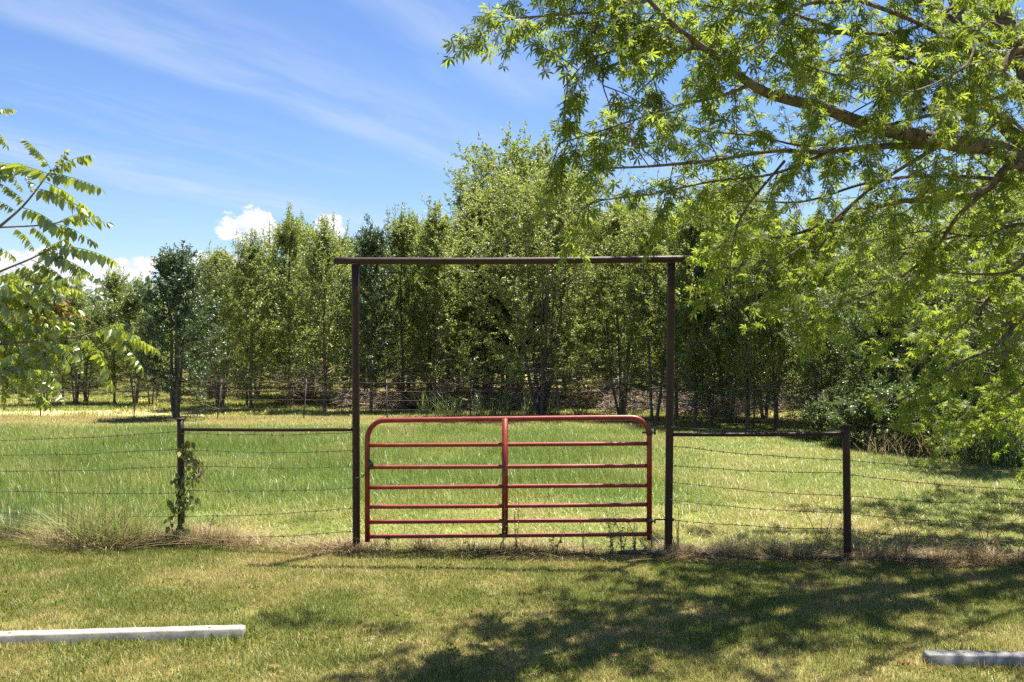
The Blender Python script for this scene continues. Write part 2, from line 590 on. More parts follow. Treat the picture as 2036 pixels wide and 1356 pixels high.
def fence_y(x):
    return np.interp(x, [-12, -3.728, -1.69, 1.652, 3.494, 12], [11.42, 10.476, 10.097, 9.837, 9.655, 8.69])


def pipe(name, a, b, r, mat, parent, k=20, r2=None):
    ge = Geo()
    n = 12
    path = curve([a, b], n)
    ge.tube(path, np.linspace(r, r2 or r, n), k)
    return obj(name, ge.mesh(name, mat, smooth=False), parent)


def shade_smooth_sides(o):
    me = o.data
    flags = [len(p.vertices) == 4 for p in me.polygons]
    me.polygons.foreach_set('use_smooth', flags)
    return o


# gateway
arch = thing('pipe_gateway', 'tall rusty pipe gateway with a long crossbar over the red gate', 'gateway')
shade_smooth_sides(pipe('post', GL + [0, 0, -0.3], P(706.5, 524, 10.097), 0.0415, M['rust'], arch))
shade_smooth_sides(pipe('post', GR + [0, 0, -0.3], P(1335, 521, 9.837), 0.0415, M['rust'], arch))
ge = Geo()
ba, bb = P(666, 518.5, 10.11), P(1372, 514.5, 9.82)
path = curve([ba, (ba + bb) / 2 + [0, 0, -0.012], bb], 24)
ge.tube(path, 0.0375, 20)
beam = shade_smooth_sides(obj('crossbar', ge.mesh('crossbar', M['rust']), arch))
for a, b in ((ba, path[1]), (bb, path[-2])):        # dark discs on the closed ends paint in the shaded hollow
    d = unit(a - b)
    ge = Geo()
    ge.tube([a - d * 0.004, a + d * 0.0015], 0.030, 16)
    obj('bore_shade_disc', ge.mesh('bore_shade_disc', M['edging']), beam)
for g0, py_, yy in ((GL, 524, 10.097), (GR, 521, 9.837)):
    ge = Geo()                                        # weld collar under the crossbar
    top = P(706.5 if g0 is GL else 1335, py_, yy)
    ge.tube([top + [0, 0, -0.012], top + [0, 0, 0.002]], [0.043, 0.047], 16)
    obj('weld', ge.mesh('weld', M['steel'], True), arch)

# outer posts with their rails
for side, p0, topz, ra, rb, rr, label in (
        ('l', PL, 1.390, P(358.5, 853.5, 10.47), P(706, 854, 10.10), 0.0195, 'rusty pipe fence post with a climbing vine and a rail to the gateway'),
        ('r', PR, 1.391, P(1332, 864, 9.84), P(1684, 862, 9.655), 0.0205, 'rusty pipe fence post standing bare with a rail to the gateway')):
    t = thing('fence_post', label, 'fence post', tuple(p0), group='outer fence posts')
    shade_smooth_sides(pipe('post', np.array([0, 0, -0.3]), np.array([-0.012 if side == 'l' else -0.02, 0, topz]), 0.039, M['rust'], t))
    ge = Geo()
    tp = np.array([-0.012 if side == 'l' else -0.02, 0, topz])
    ge.tube([tp + [0, 0, -0.012], tp + [0, 0, 0.006], tp + [0, 0, 0.010]], [0.0425, 0.0425, 0.034], 18)
    obj('cap', ge.mesh('cap', M['rust']), t)
    ge = Geo()
    ra2, rb2 = ra - p0, rb - p0
    off = np.array([0, 0.0, 0])
    path = curve([ra2, ra2 * .5 + rb2 * .5 + [0, 0, -0.006], rb2], 20)
    ge.tube(path + off, rr, 14)
    shade_smooth_sides(obj('rail', ge.mesh('rail', M['rust']), t))

# ------------------------------------------------------------------ red tube gate
gate = thing('tube_gate', 'closed red tubular steel gate with six rails and rounded top corners', 'gate')
GA = np.array([-1.567, 10.06, 0.0])     # latch side foot
GB = np.array([1.456, 9.846, 0.0])      # hinge side foot


def gp(u, yl, yr):
    """point on the gate plane: u 0..1, height from photograph rows at both ends"""
    p = GA + (GB - GA) * u
    zl = CAMH - (yl - 678) / F * GA[1]
    zr = CAMH - (yr - 678) / F * GB[1]
    return np.array([p[0], p[1], zl + (zr - zl) * u])


frame_pts = [gp(0, 1077, 1073), gp(0, 900, 895), gp(0, 878, 873)]
cu = 0.062
for a in np.linspace(0, 90, 9)[1:]:
    a = math.radians(a)
    uu = cu * (1 - math.cos(a))
    yy = 872 - 38 * math.sin(a)
    frame_pts.append(gp(uu, yy + 2, yy - 4))
for u in (0.2, 0.35, 0.5, 0.65, 0.8):
    frame_pts.append(gp(u, 836, 829.5))
for a in np.linspace(90, 0, 9):
    a = math.radians(a)
    uu = 1 - cu * (1 - math.cos(a))
    yy = 872 - 38 * math.sin(a)
    frame_pts.append(gp(uu, yy + 2, yy - 4))
frame_pts += [gp(1, 900, 895), gp(1, 1077, 1073)]
ge = Geo()
ge.tube(np.array(frame_pts), 0.0285, 16)
gf = shade_smooth_sides(obj('frame', ge.mesh('frame', M['red']), gate))
for yl, yr in ((885.5, 882), (929, 926), (969.5, 965), (1008, 1003), (1038, 1034), (1067, 1062)):
    ge = Geo()
    pth = curve([gp(0.003, yl, yr), gp(0.5, yl - .2, yr + .2) + [0, 0, random.uniform(-.004, .004)], gp(0.997, yl, yr)], 16)
    ge.tube(pth, 0.022, 14)
    shade_smooth_sides(obj('rail', ge.mesh('rail', M['red']), gate))
# flat upright brace: two channels clamping the rails
uc = 0.4935
ge = Geo()
pa, pb = gp(uc, 1069, 1064), gp(uc, 834, 829)
gdir = unit(GB - GA)
gn = np.array([-gdir[1], gdir[0], 0])
for s in (-1, 1):
    c0 = (pa + pb) / 2 + gn * s * 0.0265
    ge.box(c0, 0.062, 0.012, pb[2] - pa[2], math.atan2(gdir[1], gdir[0]))
brace = obj('brace', ge.mesh('brace', M['red']), gate)
for yl, yr in ((838, 833), (885.5, 882), (929, 926), (969.5, 965), (1008, 1003), (1038, 1034), (1064, 1059)):
    ge = Geo()
    c0 = gp(uc - .006, yl, yr) - gn * 0.033
    ge.tube([c0, c0 - gn * 0.006], 0.009, 8)
    obj('bolt', ge.mesh('bolt', M['steel']), brace)
# latch plate
ge = Geo()
q = [gp(0.004, 908, 906), gp(0.024, 921, 919), gp(0.024, 929, 927), gp(0.004, 934, 932)]
front = [p - gn * 0.034 for p in q]
back = [p - gn * 0.022 for p in q]
ge.add(np.array(front + back), [[0, 1, 2, 3], [7, 6, 5, 4], [0, 4, 5, 1], [1, 5, 6, 2], [2, 6, 7, 3], [3, 7, 4, 0]])
lp = obj('latch_plate', ge.mesh('latch_plate', M['steel']), gate)
ge = Geo()
c0 = gp(0.013, 921, 919) - gn * 0.034
ge.tube([c0, c0 - gn * 0.008], 0.008, 8)
obj('bolt', ge.mesh('bolt', M['twig']), lp)
# hinges: collar on the gate, stepped pin through the post
for yl, drop, nm in ((861, 0.045, 'hinge'), (1037, 0.0, 'hinge')):
    ge = Geo()
    c = gp(1.0, yl + 3, yl - 1)
    ge.tube([c + [0, 0, -.022], c + [0, 0, .022]], 0.036, 14)
    ge.tube([c - gdir * .075, c + gdir * .045], 0.011, 8)
    e = c + gdir * 0.058
    ge.tube([e + [0, 0, -.022], e + [0, 0, .02 + drop]], 0.011, 8)
    z = .018 + drop
    ge.tube([e + [0, 0, z], np.array([GR[0] + .07, GR[1], e[2] + z])], 0.0085, 8)
    ge.tube([np.array([GR[0] + .045, GR[1], e[2] + z]), np.array([GR[0] + .062, GR[1], e[2] + z])], 0.019, 6)
    obj('hinge', ge.mesh('hinge', M['steel']), gate)

# chain holding the gate to the latch post
chain = thing('gate_chain', 'short rusty chain looping from the gate latch to the gateway post', 'chain')
ca = gp(0.018, 926, 924) - gn * 0.05
cb = np.array([GL[0] + 0.0, GL[1] - 0.052, CAMH - (951 - 678) / F * 10.05])
cm = (ca + cb) / 2 + np.array([0, -0.01, -0.035])
cpath = curve([ca, cm, cb], 12)
for i in range(11):
    a, b = cpath[i], cpath[i + 1]
    d = unit(b - a)
    s = np.cross(d, [0, 0, 1]) if i % 2 else np.cross(np.cross(d, [0, 0, 1]), d)
    s = unit(s)
    ang = np.linspace(0, 2 * math.pi, 13)
    L = np.linalg.norm(b - a) * 0.66
    ring = np.array([(a + b) / 2 + d * L * math.cos(t) + s * 0.009 * math.sin(t) for t in ang])
    ge = Geo()
    ge.tube(ring, 0.0033, 6, caps=False)
    obj('chain_link', ge.mesh('chain_link', M['steel'], True), chain)

# ------------------------------------------------------------------ barbed wire
def barbed(parent, pts, sag=0.0, seed=0):
    r = np.random.default_rng(seed)
    n = 40
    path = curve(pts, n)
    t = np.linspace(0, 1, n)
    path[:, 2] += -sag * 4 * t * (1 - t) + np.convolve(r.normal(0, .006, n), np.ones(5) / 5, 'same') * np.minimum(1, 8 * t * (1 - t))
    ge = Geo()
    ge.tube(path, 0.0034, 5, caps=False)
    L = np.linalg.norm(np.diff(path, axis=0), axis=1).sum()
    for k in range(int(L / 0.13)):
        s = (k + .5) * 0.13 / L
        c = path[min(int(s * (n - 1)), n - 2)] * (1 - (s * (n - 1)) % 1) + path[min(int(s * (n - 1)) + 1, n - 1)] * ((s * (n - 1)) % 1)
        for j in range(2):
            d = unit(np.array([r.normal(0, .4), r.normal(0, 1), r.normal(0, 1)])) * 0.020
            ge.tube([c - d, c + d], 0.0028, 3, caps=False)
    return obj('wire', ge.mesh('wire', M['wire']), parent)


wl = thing('barbed_wire_fence', 'sagging barbed wire strands running left from the gateway past the vine post', 'wire fence')
wr = thing('barbed_wire_fence', 'barbed wire strands running right from the gateway past the bare post', 'wire fence')
FR = -0.05    # wires sit on the near face of the posts


def wpt(px, py, base):
    # on the vertical plane of the fence, at photograph column px
    x = 0.0
    Y = 10.0
    for _ in range(8):
        x = (px - 1018) / F * Y
        Y = float(fence_y(x))
    p = P(px, py, Y + FR)
    return p


k = 0
for a, b in ((875, 858), (905, 893), (937, 927), (976, 980), (1020, 1027), (1056, 1066)):
    far = wpt(-330, a + (a - b) * 0.4, None)
    barbed(wl, [far, wpt(0, a, None), wpt(175, (a + b) / 2 + 3, None), wpt(358, b, None)], 0.0, k)
    k += 1
for a, b in ((862, 860), (894, 896), (925, 928), (975, 970), (1027, 1010), (1070, 1056)):
    barbed(wl, [wpt(358, a, None), wpt(530, (a + b) / 2 + 2, None), wpt(708, b, None)], 0.01, k)
    k += 1
for a, b in ((849, 857), (886, 915), (925, 940), (958, 986), (994, 1020), (1033, 1052)):
    barbed(wr, [wpt(1331, a, None), wpt(1500, (a + b) / 2 + 2, None), wpt(1685, b, None)], 0.01, k)
    k += 1
for a, b in ((915, 937), (943, 973), (986, 1001), (1021, 1042), (1055, 1076)):
    barbed(wr, [wpt(1685, a, None), wpt(1850, (a + b) / 2 + 4, None), wpt(2036, b, None), wpt(2300, b + 8, None)], 0.0, k)
    k += 1
for t, px in ((wl, -330), (wr, 2300)):
    p = wpt(px, 1000, None)
    ge = Geo()
    ge.tube([[p[0], p[1] + .05, -.2], [p[0], p[1] + .05, 1.4]], 0.039, 12)
    obj('post', ge.mesh('post', M['rust']), t)

# ------------------------------------------------------------------ concrete parking stops
def parking_stop(name, label, right_end, along, length, mat, h=0.088, crease=False):
    """trapezoid bar with chamfered ends; right_end = foot of its visible end"""
    t = thing(name, label, 'parking stop', tuple(right_end))
    along = unit(along)
    nrm = np.array([-along[1], along[0], 0])
    n = 46
    xs = np.concatenate([[0.0, 0.004, 0.012, 0.03], np.linspace(0.07, length - 0.07, n - 8), [length - .03, length - .012, length - 0.004, length]])
    prof = np.array([[-0.080, 0.0], [-0.078, 0.010], [-0.060, h - 0.010], [-0.056, h - 0.003], [-0.051, h],
                     [0.051, h], [0.056, h - 0.003], [0.060, h - 0.010], [0.078, 0.010], [0.080, 0.0]])
    r = np.random.default_rng(len(label))
    V = []
    for i, x in enumerate(xs):
        e = min(x, length - x)
        f = 1.0 if e > 0.05 else (0.86 + 0.14 * (e / 0.05) ** 0.5)
        pr = prof.copy()
        pr[:, 0] *= f
        pr[:, 1] *= (0.9 + 0.1 * min(1, (e / 0.03)) ** 0.6)
        pr += r.normal(0, 0.0011, pr.shape)
        if r.random() < .12:
            pr[r.integers(2, 4)] += [.006, -.005]       # chipped arris
        lean = -0.02 * (1 - min(1, e / 0.03))
        V.append([along * x + nrm * q[0] + np.array([0, 0, q[1]]) for q in pr])
    V = np.array(V)
    m, kk = V.shape[:2]
    idx = np.arange(m * kk).reshape(m, kk)
    Q = np.stack([idx[:-1, :-1], idx[1:, :-1], idx[1:, 1:], idx[:-1, 1:]], -1).reshape(-1, 4)
    Q = np.vstack([Q, np.stack([idx[:-1, -1], idx[1:, -1], idx[1:, 0], idx[:-1, 0]], -1)])
    V2 = V.reshape(-1, 3)
    c0, c1 = len(V2), len(V2) + 1
    V2 = np.vstack([V2, V[0].mean(0), V[-1].mean(0)])
    T = [[c0, idx[0, j], idx[0, (j + 1) % kk]] for j in range(kk)] + [[c1, idx[-1, (j + 1) % kk], idx[-1, j]] for j in range(kk)]
    body = obj('body', mesh_np('stop_body', V2, Q, T, mat), t)
    for s in (0.26, length - 0.26):                      # steel pins driven through the bar
        ge = Geo()
        c = along * s + np.array([0, 0, h])
        ge.tube([c + [0, 0, -.01], c + [0, 0, .0025]], 0.011, 10)
        obj('pin', ge.mesh('pin', M['steel']), t)
    return t


e1 = G(480, 1274)
e1 = np.array([e1[0], e1[1] + 0.08, -0.004])
a1 = G(0, 1288) - G(480, 1274)
parking_stop('parking_stop', 'long pale concrete parking stop lying in sunlit grass at the lower left', e1, a1, 1.98, M['concrete'])
e2 = G(1852, 1328)
e2 = np.array([e2[0], e2[1] + 0.08, -0.004])
a2 = np.array([1.0, -0.055, 0])
parking_stop('parking_stop', 'grey stained concrete parking stop in dappled shade at the lower right corner', e2, a2, 1.98, M['concrete_b'])

# ------------------------------------------------------------------ leaf builder
T_OVAL = (np.array([[0, 0, 0], [-.27, .42, .07], [0, 1.0, -.03], [.27, .42, .07], [0, .45, 0]]), None,
          np.array([[0, 4, 1], [1, 4, 2], [0, 3, 4], [4, 3, 2]]))
T_OVAL2 = (np.array([[0, 0, 0], [-.30, .45, .08], [0, 1.0, -.05], [.30, .45, .08]]), None, np.array([[0, 2, 1], [0, 3, 2]]))
T_LONG = (np.array([[0, 0, 0], [-.13, .4, .04], [0, 1.0, -.06], [.13, .4, .04]]), None, np.array([[0, 2, 1], [0, 3, 2]]))


def maple_template():
    v, t = [[0, 0, 0]], []
    for ang, L, w in ((0, 1.0, .115), (40, .90, .105), (-40, .90, .105), (92, .55, .08), (-92, .55, .08)):
        a = math.radians(ang)
        d = np.array([math.sin(a), math.cos(a)])
        s = np.array([math.cos(a), -math.sin(a)])
        i = len(v)
        m1 = d * L * 0.30
        m2 = d * L * 0.62
        dz = -0.10 * L
        v += [[*(m1 - s * w * .7), 0.0], [*(m2 - s * w), 0.03 + dz * .5], [*(d * L), dz * 1.6], [*(m2 + s * w), 0.03 + dz * .5], [*(m1 + s * w * .7), 0.0]]
        t += [[0, i + 4, i], [i, i + 4, i + 3], [i, i + 3, i + 1], [i + 1, i + 3, i + 2]]
    v = np.array(v)
    # petiole as a thin sliver
    i = len(v)
    v = np.vstack([v, [[-.012, 0, 0], [.012, 0, 0], [0, -.55, .10]]])
    t += [[i, i + 2, i + 1]]
    v[:, 1] += 0.0
    return v, None, np.array(t)


T_MAPLE = maple_template()


def leaf_arrays(tpl, O, D, N, S, rnd, ge):
    """append one leaf per row of O to the Geo ge"""
    tv, tq, tt = tpl
    D = unit(D)
    X = unit(np.cross(D, N))
    Nn = np.cross(X, D)
    V = (O[:, None, :] + S[:, None, None] * (tv[None, :, 0:1] * X[:, None, :] + tv[None, :, 1:2] * D[:, None, :] + tv[None, :, 2:3] * Nn[:, None, :]))
    n, kk = len(O), len(tv)
    off = (np.arange(n) * kk)[:, None, None]
    T = (tt[None] + off).reshape(-1, 3)
    ge.add(V.reshape(-1, 3), None, T, np.repeat(rnd, kk))


# ------------------------------------------------------------------ orchard trees
def grow_tree(seed, H, W, clear, stems=1, n_prim=42, n_twig=9, n_leaf=14, leaf=0.075, spires=8, bare=12, upright=0.75,
              trunk_r=0.052, mat_leaf='pear', bark='bark', tpl=T_OVAL2, spread=0.25, bare_len=1.35, twig_len=0.42, drop=0.15, prof_pow=(0.5, 0.95), roundness=1.0):
    """one tree around the origin: returns trunk, crown and bare-branch meshes"""
    r = np.random.default_rng(seed)
    wood, crown, deadw = Geo(), Geo(), Geo()
    leaders = []
    for s in range(stems):
        az = 2 * math.pi * s / stems + r.uniform(-.4, .4)
        rad = spread * W * (0 if stems == 1 else r.uniform(.5, 1.0))
        hh = H * (0.96 if s == 0 else r.uniform(.72, .95))
        pts = [np.array([0.05 * math.cos(az) * (stems > 1), 0.05 * math.sin(az) * (stems > 1), -.1])]
        for q in (0.15, 0.35, 0.6, 0.85, 1.0):
            e = rad * q ** .7
            pts.append(np.array([e * math.cos(az) + r.normal(0, .035), e * math.sin(az) + r.normal(0, .035), hh * q]))
        path = curve(pts, 14)
        rr = trunk_r * (1 if stems == 1 else r.uniform(.55, .95))
        rad_ = rr * (1 - np.linspace(0, 1, 14)) ** .8 + 0.006
        rad_[0] *= 1.35
        wood.tube(path, rad_, 8, caps=False)
        leaders.append(path)
    pw = prof_pow

    def prof(t):
        t = np.clip(t, 0.001, .999)
        tm = pw[0] / (pw[0] + pw[1])
        return (t ** pw[0] * (1 - t) ** pw[1]) / (tm ** pw[0] * (1 - tm) ** pw[1])
    O, D, N, S, R = [], [], [], [], []

    def leaves_on(a, b, n, outward, fuzz=.03):
        f = r.random(n)
        o = a + (b - a) * f[:, None] + r.normal(0, 1, (n, 3)) * fuzz * (1.3 - f[:, None])
        d = unit(r.normal(0, .75, (n, 3)) + outward * .55 + np.array([0, 0, -drop * 2.2]))
        nn = unit(r.normal(0, .6, (n, 3)) + np.array([0.1, 0, .75]))
        O.append(o); D.append(d); N.append(nn)
        S.append(leaf * r.uniform(.65, 1.25, n))
        base = r.normal(.45, .16)
        R.append(np.clip(base + r.normal(0, .2, n), 0, 1))
    for i in range(n_prim):
        t = ((i + r.random()) / n_prim) ** .9
        L = leaders[r.integers(len(leaders))]
        hstart = clear * 0.75 + (H * .86 - clear * .75) * t
        ii = np.clip(np.interp(hstart, L[:, 2], np.arange(14)), 0, 12.99)
        st = L[int(ii)] * (1 - ii % 1) + L[int(ii) + 1] * (ii % 1)
        az = i * 2.399 + r.uniform(-.5, .5)
        tt = (hstart - clear * .75) / (H - clear * .75)
        reach = W * .5 * prof(min(tt + .12, .98)) * r.uniform(.65, 1.12) * roundness
        reach = max(reach, .12)
        rise = reach * upright * r.uniform(.7, 1.4) * (1.4 if tt > .6 else 1.0) * min(1.0, .15 + tt * 3.5)
        cen = np.array([0, 0, 0.0])
        hz = np.array([math.cos(az), math.sin(az), 0])
        end = cen + hz * reach
        end[2] = min(st[2] + rise, H * r.uniform(.93, 1.0))
        mid = (st + end) / 2 + np.array([0, 0, -reach * .08]) + r.normal(0, .05, 3)
        pth = curve([st, mid, end], 6)
        wood.tube(pth, np.linspace(max(.008, trunk_r * .28 * (1 - tt * .6)), .004, 6), 4, caps=False)
        for j in range(n_twig):
            f = .22 + .78 * (j + r.random()) / n_twig
            k0 = min(int(f * 5), 4)
            a = pth[k0] + (pth[k0 + 1] - pth[k0]) * (f * 5 - k0 if k0 < 4 else min(f * 5 - k0, 1))
            dr = unit(unit(pth[-1] - pth[0]) * .5 + r.normal(0, .6, 3) + np.array([0, 0, .35 * upright]))
            b = a + dr * twig_len * r.uniform(.55, 1.25)
            wood.tube([a, b], [.0045, .002], 3, caps=False)
            leaves_on(a, b, n_leaf, dr)
    for i in range(spires):
        az = r.uniform(0, 2 * math.pi)
        rr = W * .5 * r.uniform(0, .62) * (1 - 0.25 * roundness)
        tz = H * r.uniform(.78, .93) - rr * .35
        a = np.array([rr * math.cos(az), rr * math.sin(az), tz])
        b = a + np.array([r.normal(0, .10), r.normal(0, .10), 1]) * r.uniform(.4, .95) * H / 6.5
        wood.tube([a, b], [.008, .003], 3, caps=False)
        leaves_on(a, b, int(n_leaf * 3.2), np.array([0, 0, .5]), .085)
    for i in range(bare):
        L = leaders[r.integers(len(leaders))]
        h = r.uniform(.25, 1.0) * clear * 1.1 + .15
        ii = np.clip(np.interp(h, L[:, 2], np.arange(14)), 0, 12.99)
        st = L[int(ii)]
        st = L[int(ii)] * (1 - ii % 1) + L[int(ii) + 1] * (ii % 1)
        az = r.uniform(0, 2 * math.pi)
        ln = bare_len * r.uniform(.4, 1.2)
        e = st + np.array([math.cos(az), math.sin(az), r.uniform(-.25, .45)]) * ln
        pth = curve([st, (st + e) / 2 + r.normal(0, .07, 3), e + [0, 0, -.05]], 5)
        deadw.tube(pth, np.linspace(.013, .004, 5), 4, caps=False)
        for j in range(4):
            a = pth[r.integers(1, 5)]
            b = a + unit(np.array([math.cos(az), math.sin(az), 0]) + r.normal(0, .7, 3)) * ln * r.uniform(.2, .5)
            deadw.tube([a, (a + b) / 2 + r.normal(0, .03, 3), b], [.006, .004, .002], 3, caps=False)
    leaf_arrays(tpl, np.vstack(O), np.vstack(D), np.vstack(N), np.concatenate(S), np.concatenate(R), crown)
    res = {'trunk': wood.mesh('trunk', M[bark], True), 'crown': crown.mesh('crown', M[mat_leaf])}
    if bare:
        res['bare_branches'] = deadw.mesh('bare_branches', M['twig'])
    return res


def plant(name, label, cat, meshes, loc, rz=0.0, scale=1.0, group=None):
    t = thing(name, label, cat, (loc[0], loc[1], 0), rz, group, scale)
    for k_, me in meshes.items():
        o = obj(k_, me, t)
        if k_ != 'trunk':
            o['kind'] = 'stuff'
    return t


def at_top(px, base_py, top_py):
    b = G(px, base_py)
    return b, (base_py - top_py) / F * b[1]


V = []
V.append((grow_tree(101, 6.0, 2.5, 1.10, 2, 58, 13, 24, .064, 10, 34), 6.0))
V.append((grow_tree(102, 6.4, 2.8, 1.15, 1, 60, 13, 25, .066, 11, 34), 6.4))
V.append((grow_tree(103, 5.6, 2.4, 1.00, 3, 56, 13, 24, .063, 9, 34), 5.6))
V.append((grow_tree(104, 6.8, 2.6, 1.20, 1, 64, 13, 23, .064, 14, 34, upright=1.0), 6.8))
V.append((grow_tree(105, 6.2, 3.2, 1.10, 4, 66, 13, 25, .066, 10, 34, upright=.6), 6.2))
V.append((grow_tree(106, 6.5, 2.2, 1.15, 1, 56, 13, 24, .064, 14, 34, upright=1.1), 6.5))
V.append((grow_tree(107, 6.6, 2.9, 1.05, 2, 62, 13, 24, .065, 16, 30, upright=1.2, prof_pow=(.8, .6)), 6.6))
D1 = (grow_tree(111, 5.2, 2.7, 0.95, 5, 70, 14, 28, .066, 10, 8, upright=.7, mat_leaf='pear_dark', spread=.22, trunk_r=.06), 5.2)
D2 = (grow_tree(112, 6.4, 2.3, 1.05, 1, 66, 13, 26, .064, 10, 18, upright=.9, mat_leaf='pear_dark'), 6.4)
CM = (grow_tree(121, 7.6, 6.8, 1.20, 8, 170, 15, 25, .066, 30, 44, upright=.75, spread=.20, trunk_r=.065, bare_len=1.7, prof_pow=(.4, .6)), 7.6)
TB = (grow_tree(122, 10.0, 5.6, 1.8, 4, 150, 14, 26, .10, 8, 0, upright=.5, mat_leaf='broad', tpl=T_OVAL2, trunk_r=.11, twig_len=.6, prof_pow=(.55, .42)), 10.0)
SH = (grow_tree(131, 4.6, 3.4, 0.25, 5, 80, 13, 26, .076, 4, 0, upright=.45, mat_leaf='shrub', spread=.25, trunk_r=.05, twig_len=.45, prof_pow=(.35, .6)), 4.6)
SH2 = (grow_tree(132, 6.4, 3.8, 0.5, 3, 90, 13, 26, .076, 6, 4, upright=.6, mat_leaf='shrub', spread=.2, trunk_r=.07, twig_len=.5, prof_pow=(.35, .6)), 6.4)
BU = (grow_tree(133, 1.5, 1.7, 0.05, 6, 40, 9, 18, .062, 2, 6, upright=.5, mat_leaf='shrub', spread=.3, trunk_r=.018, twig_len=.28, bare_len=.5, prof_pow=(.3, .6)), 1.5)
BR = (grow_tree(134, 8.2, 5.0, 1.2, 2, 120, 13, 24, .082, 12, 6, upright=.6, mat_leaf='broad', trunk_r=.10, twig_len=.55, tpl=T_OVAL2, prof_pow=(.4, .6)), 8.2)

ORCH = 'pear trees of the front row'
front = [
    (350, 835, 474, D1, 'dark glossy multi-stemmed pear tree standing alone behind the vine post', 0.4),
    (150, 806, 556, V[2], 'slim pear tree behind the drooping compound leaves at the left', 1.2),
    (92, 806, 590, V[0], 'small pear tree at the far left, mostly behind hanging leaves', 2.9),
    (228, 803, 526, V[5], 'slender pointed pear tree left of the dark lone pear', 2.2),
    (300, 808, 598, V[0], 'low pear tree directly left of and behind the dark lone pear', .2),
    (438, 812, 470, V[4], 'bushy pear tree just right of the dark lone pear', 0.9),
    (500, 816, 452, V[1], 'pear tree over the left fence rail, second right of the dark lone pear', 4.1),
    (576, 811, 408, V[3], 'pear tree with the tall thin spire left of the gateway', 3.0),
    (645, 819, 426, V[1], 'pear tree directly left of the gateway, below the small white cloud', 5.0),
    (737, 822, 424, D2, 'dark green pear tree just inside the left gateway post', 0.0),
    (800, 816, 408, V[3], 'pear tree right of the dark one, above the gate latch side', 1.1),
    (868, 818, 396, V[1], 'pear tree between the dark pear and the tall round-topped tree', 2.0),
    (1030, 802, 262, TB, 'tallest tree, round-topped, rising over the middle of the crossbar', 0.0),
    (950, 808, 335, V[4], 'tall bushy pear tree at the left shoulder of the round-topped tree', 1.5),
    (1130, 810, 320, V[1], 'tall pear tree at the right shoulder of the round-topped tree', 3.1),
    (1075, 828, 330, CM, 'wide many-stemmed pear tree framed in the middle of the gateway', 0.6),
    (1236, 826, 380, V[4], 'pear tree seen over the hinge half of the red gate', 2.6),
    (1300, 838, 400, V[0], 'pear tree directly left of the right gateway post', 3.4),
    (1380, 851, 400, V[1], 'pear tree with a thick straight trunk right of the right gateway post', .3),
    (1414, 852, 440, V[2], 'twin-stemmed pear tree beside the thick straight trunk, above the right rail', 4.5),
    (1487, 859, 470, V[2], 'thin forked sapling over the middle of the right fence rail', 5.2),
    (1548, 857, 420, V[0], 'pear tree on a dark straight trunk near the right end of the rail', 1.7),
]
for px, by, ty, (ms, h0), lab, rz in front:
    b, h = at_top(px, by, ty)
    s = h / h0
    wsc = s
    if ms is V[2][0] and px > 1400:
        wsc = s * .8
    nm = 'broadleaf_tree' if ms is TB[0] else 'pear_tree'
    plant(nm, lab, 'tree', ms, b, rz, (wsc, wsc, s), None if nm == 'broadleaf_tree' else ORCH)

# rows behind
sky_x = [-200, 40, 120, 230, 330, 440, 575, 700, 820, 900, 950, 1100, 1400, 1700, 2300]
sky_y = [600, 605, 590, 575, 560, 500, 450, 445, 425, 405, 380, 370, 410, 440, 420]
rows = np.random.default_rng(5)
for ri, Y in enumerate((33.2, 35.6, 38.4, 41.6, 45.5, 50.5)):
    x = -0.60 * Y
    while x < 0.42 * Y:
        xx = x + rows.uniform(-.5, .5)
        yy = Y + rows.uniform(-.8, .8)
        px = 1018 + xx / yy * F
        x += rows.uniform(1.8, 2.5)
        if px < 330 and rows.random() < (.25 if ri < 2 else .1):
            continue
        top = np.interp(px, sky_x, sky_y) + rows.uniform(-28, 85)
        h = min(CAMH + (678 - top) / F * yy, 8.6)
        ms, h0 = V[rows.integers(len(V))]
        s = h / h0
        w = s * rows.uniform(.95, 1.25)
        plant('pear_tree', 'pear tree of the back rows, packed among others behind the front row', 'tree', {q: e for q, e in ms.items() if q != 'bare_branches' or ri < 2}, (xx, yy), rows.uniform(0, 6.28), (w, w, s), 'pear trees of the back rows')

# right hand thicket and taller trees
right = [
    ('broadleaf_tree', (1452, 842), 335, BR, 'tall broad tree behind the forked sapling, half hidden by maple leaves', 'tree', 0.5),
    ('broadleaf_tree', (1660, 845), 420, BR, 'broad tree behind the dark thicket, seen under the maple limb', 'tree', 2.2),
    ('broadleaf_tree', (1810, 880), 430, BR, 'glossy sunlit tree behind the maple sprays at the right', 'tree', 4.0),
    ('broadleaf_tree', (1960, 868), 330, BR, 'tall tree at the right edge behind the maple', 'tree', 1.0),
    ('broadleaf_tree', (2150, 900), 330, BR, 'tree just past the right edge beyond the tall grass', 'tree', 3.0),
    ('thicket_tree', (1640, 868), 560, SH2, 'dark dense thicket tree left of the end of the right rail', 'tree', 0.0),
    ('thicket_tree', (1735, 884), 600, SH2, 'dark dense thicket tree above the bare right post', 'tree', 2.4),
    ('thicket_tree', (1850, 896), 640, SH, 'dark low tree in the shade under the lowest maple sprays', 'tree', 1.0),
    ('thicket_tree', (1955, 905), 640, SH, 'dark low tree behind the pale weeds at the right edge', 'tree', 3.6),
]
for nm, (px, by), ty, (ms, h0), lab, cat, rz in right:
    b, h = at_top(px, by, ty)
    plant(nm, lab, cat, ms, b, rz, h / h0)
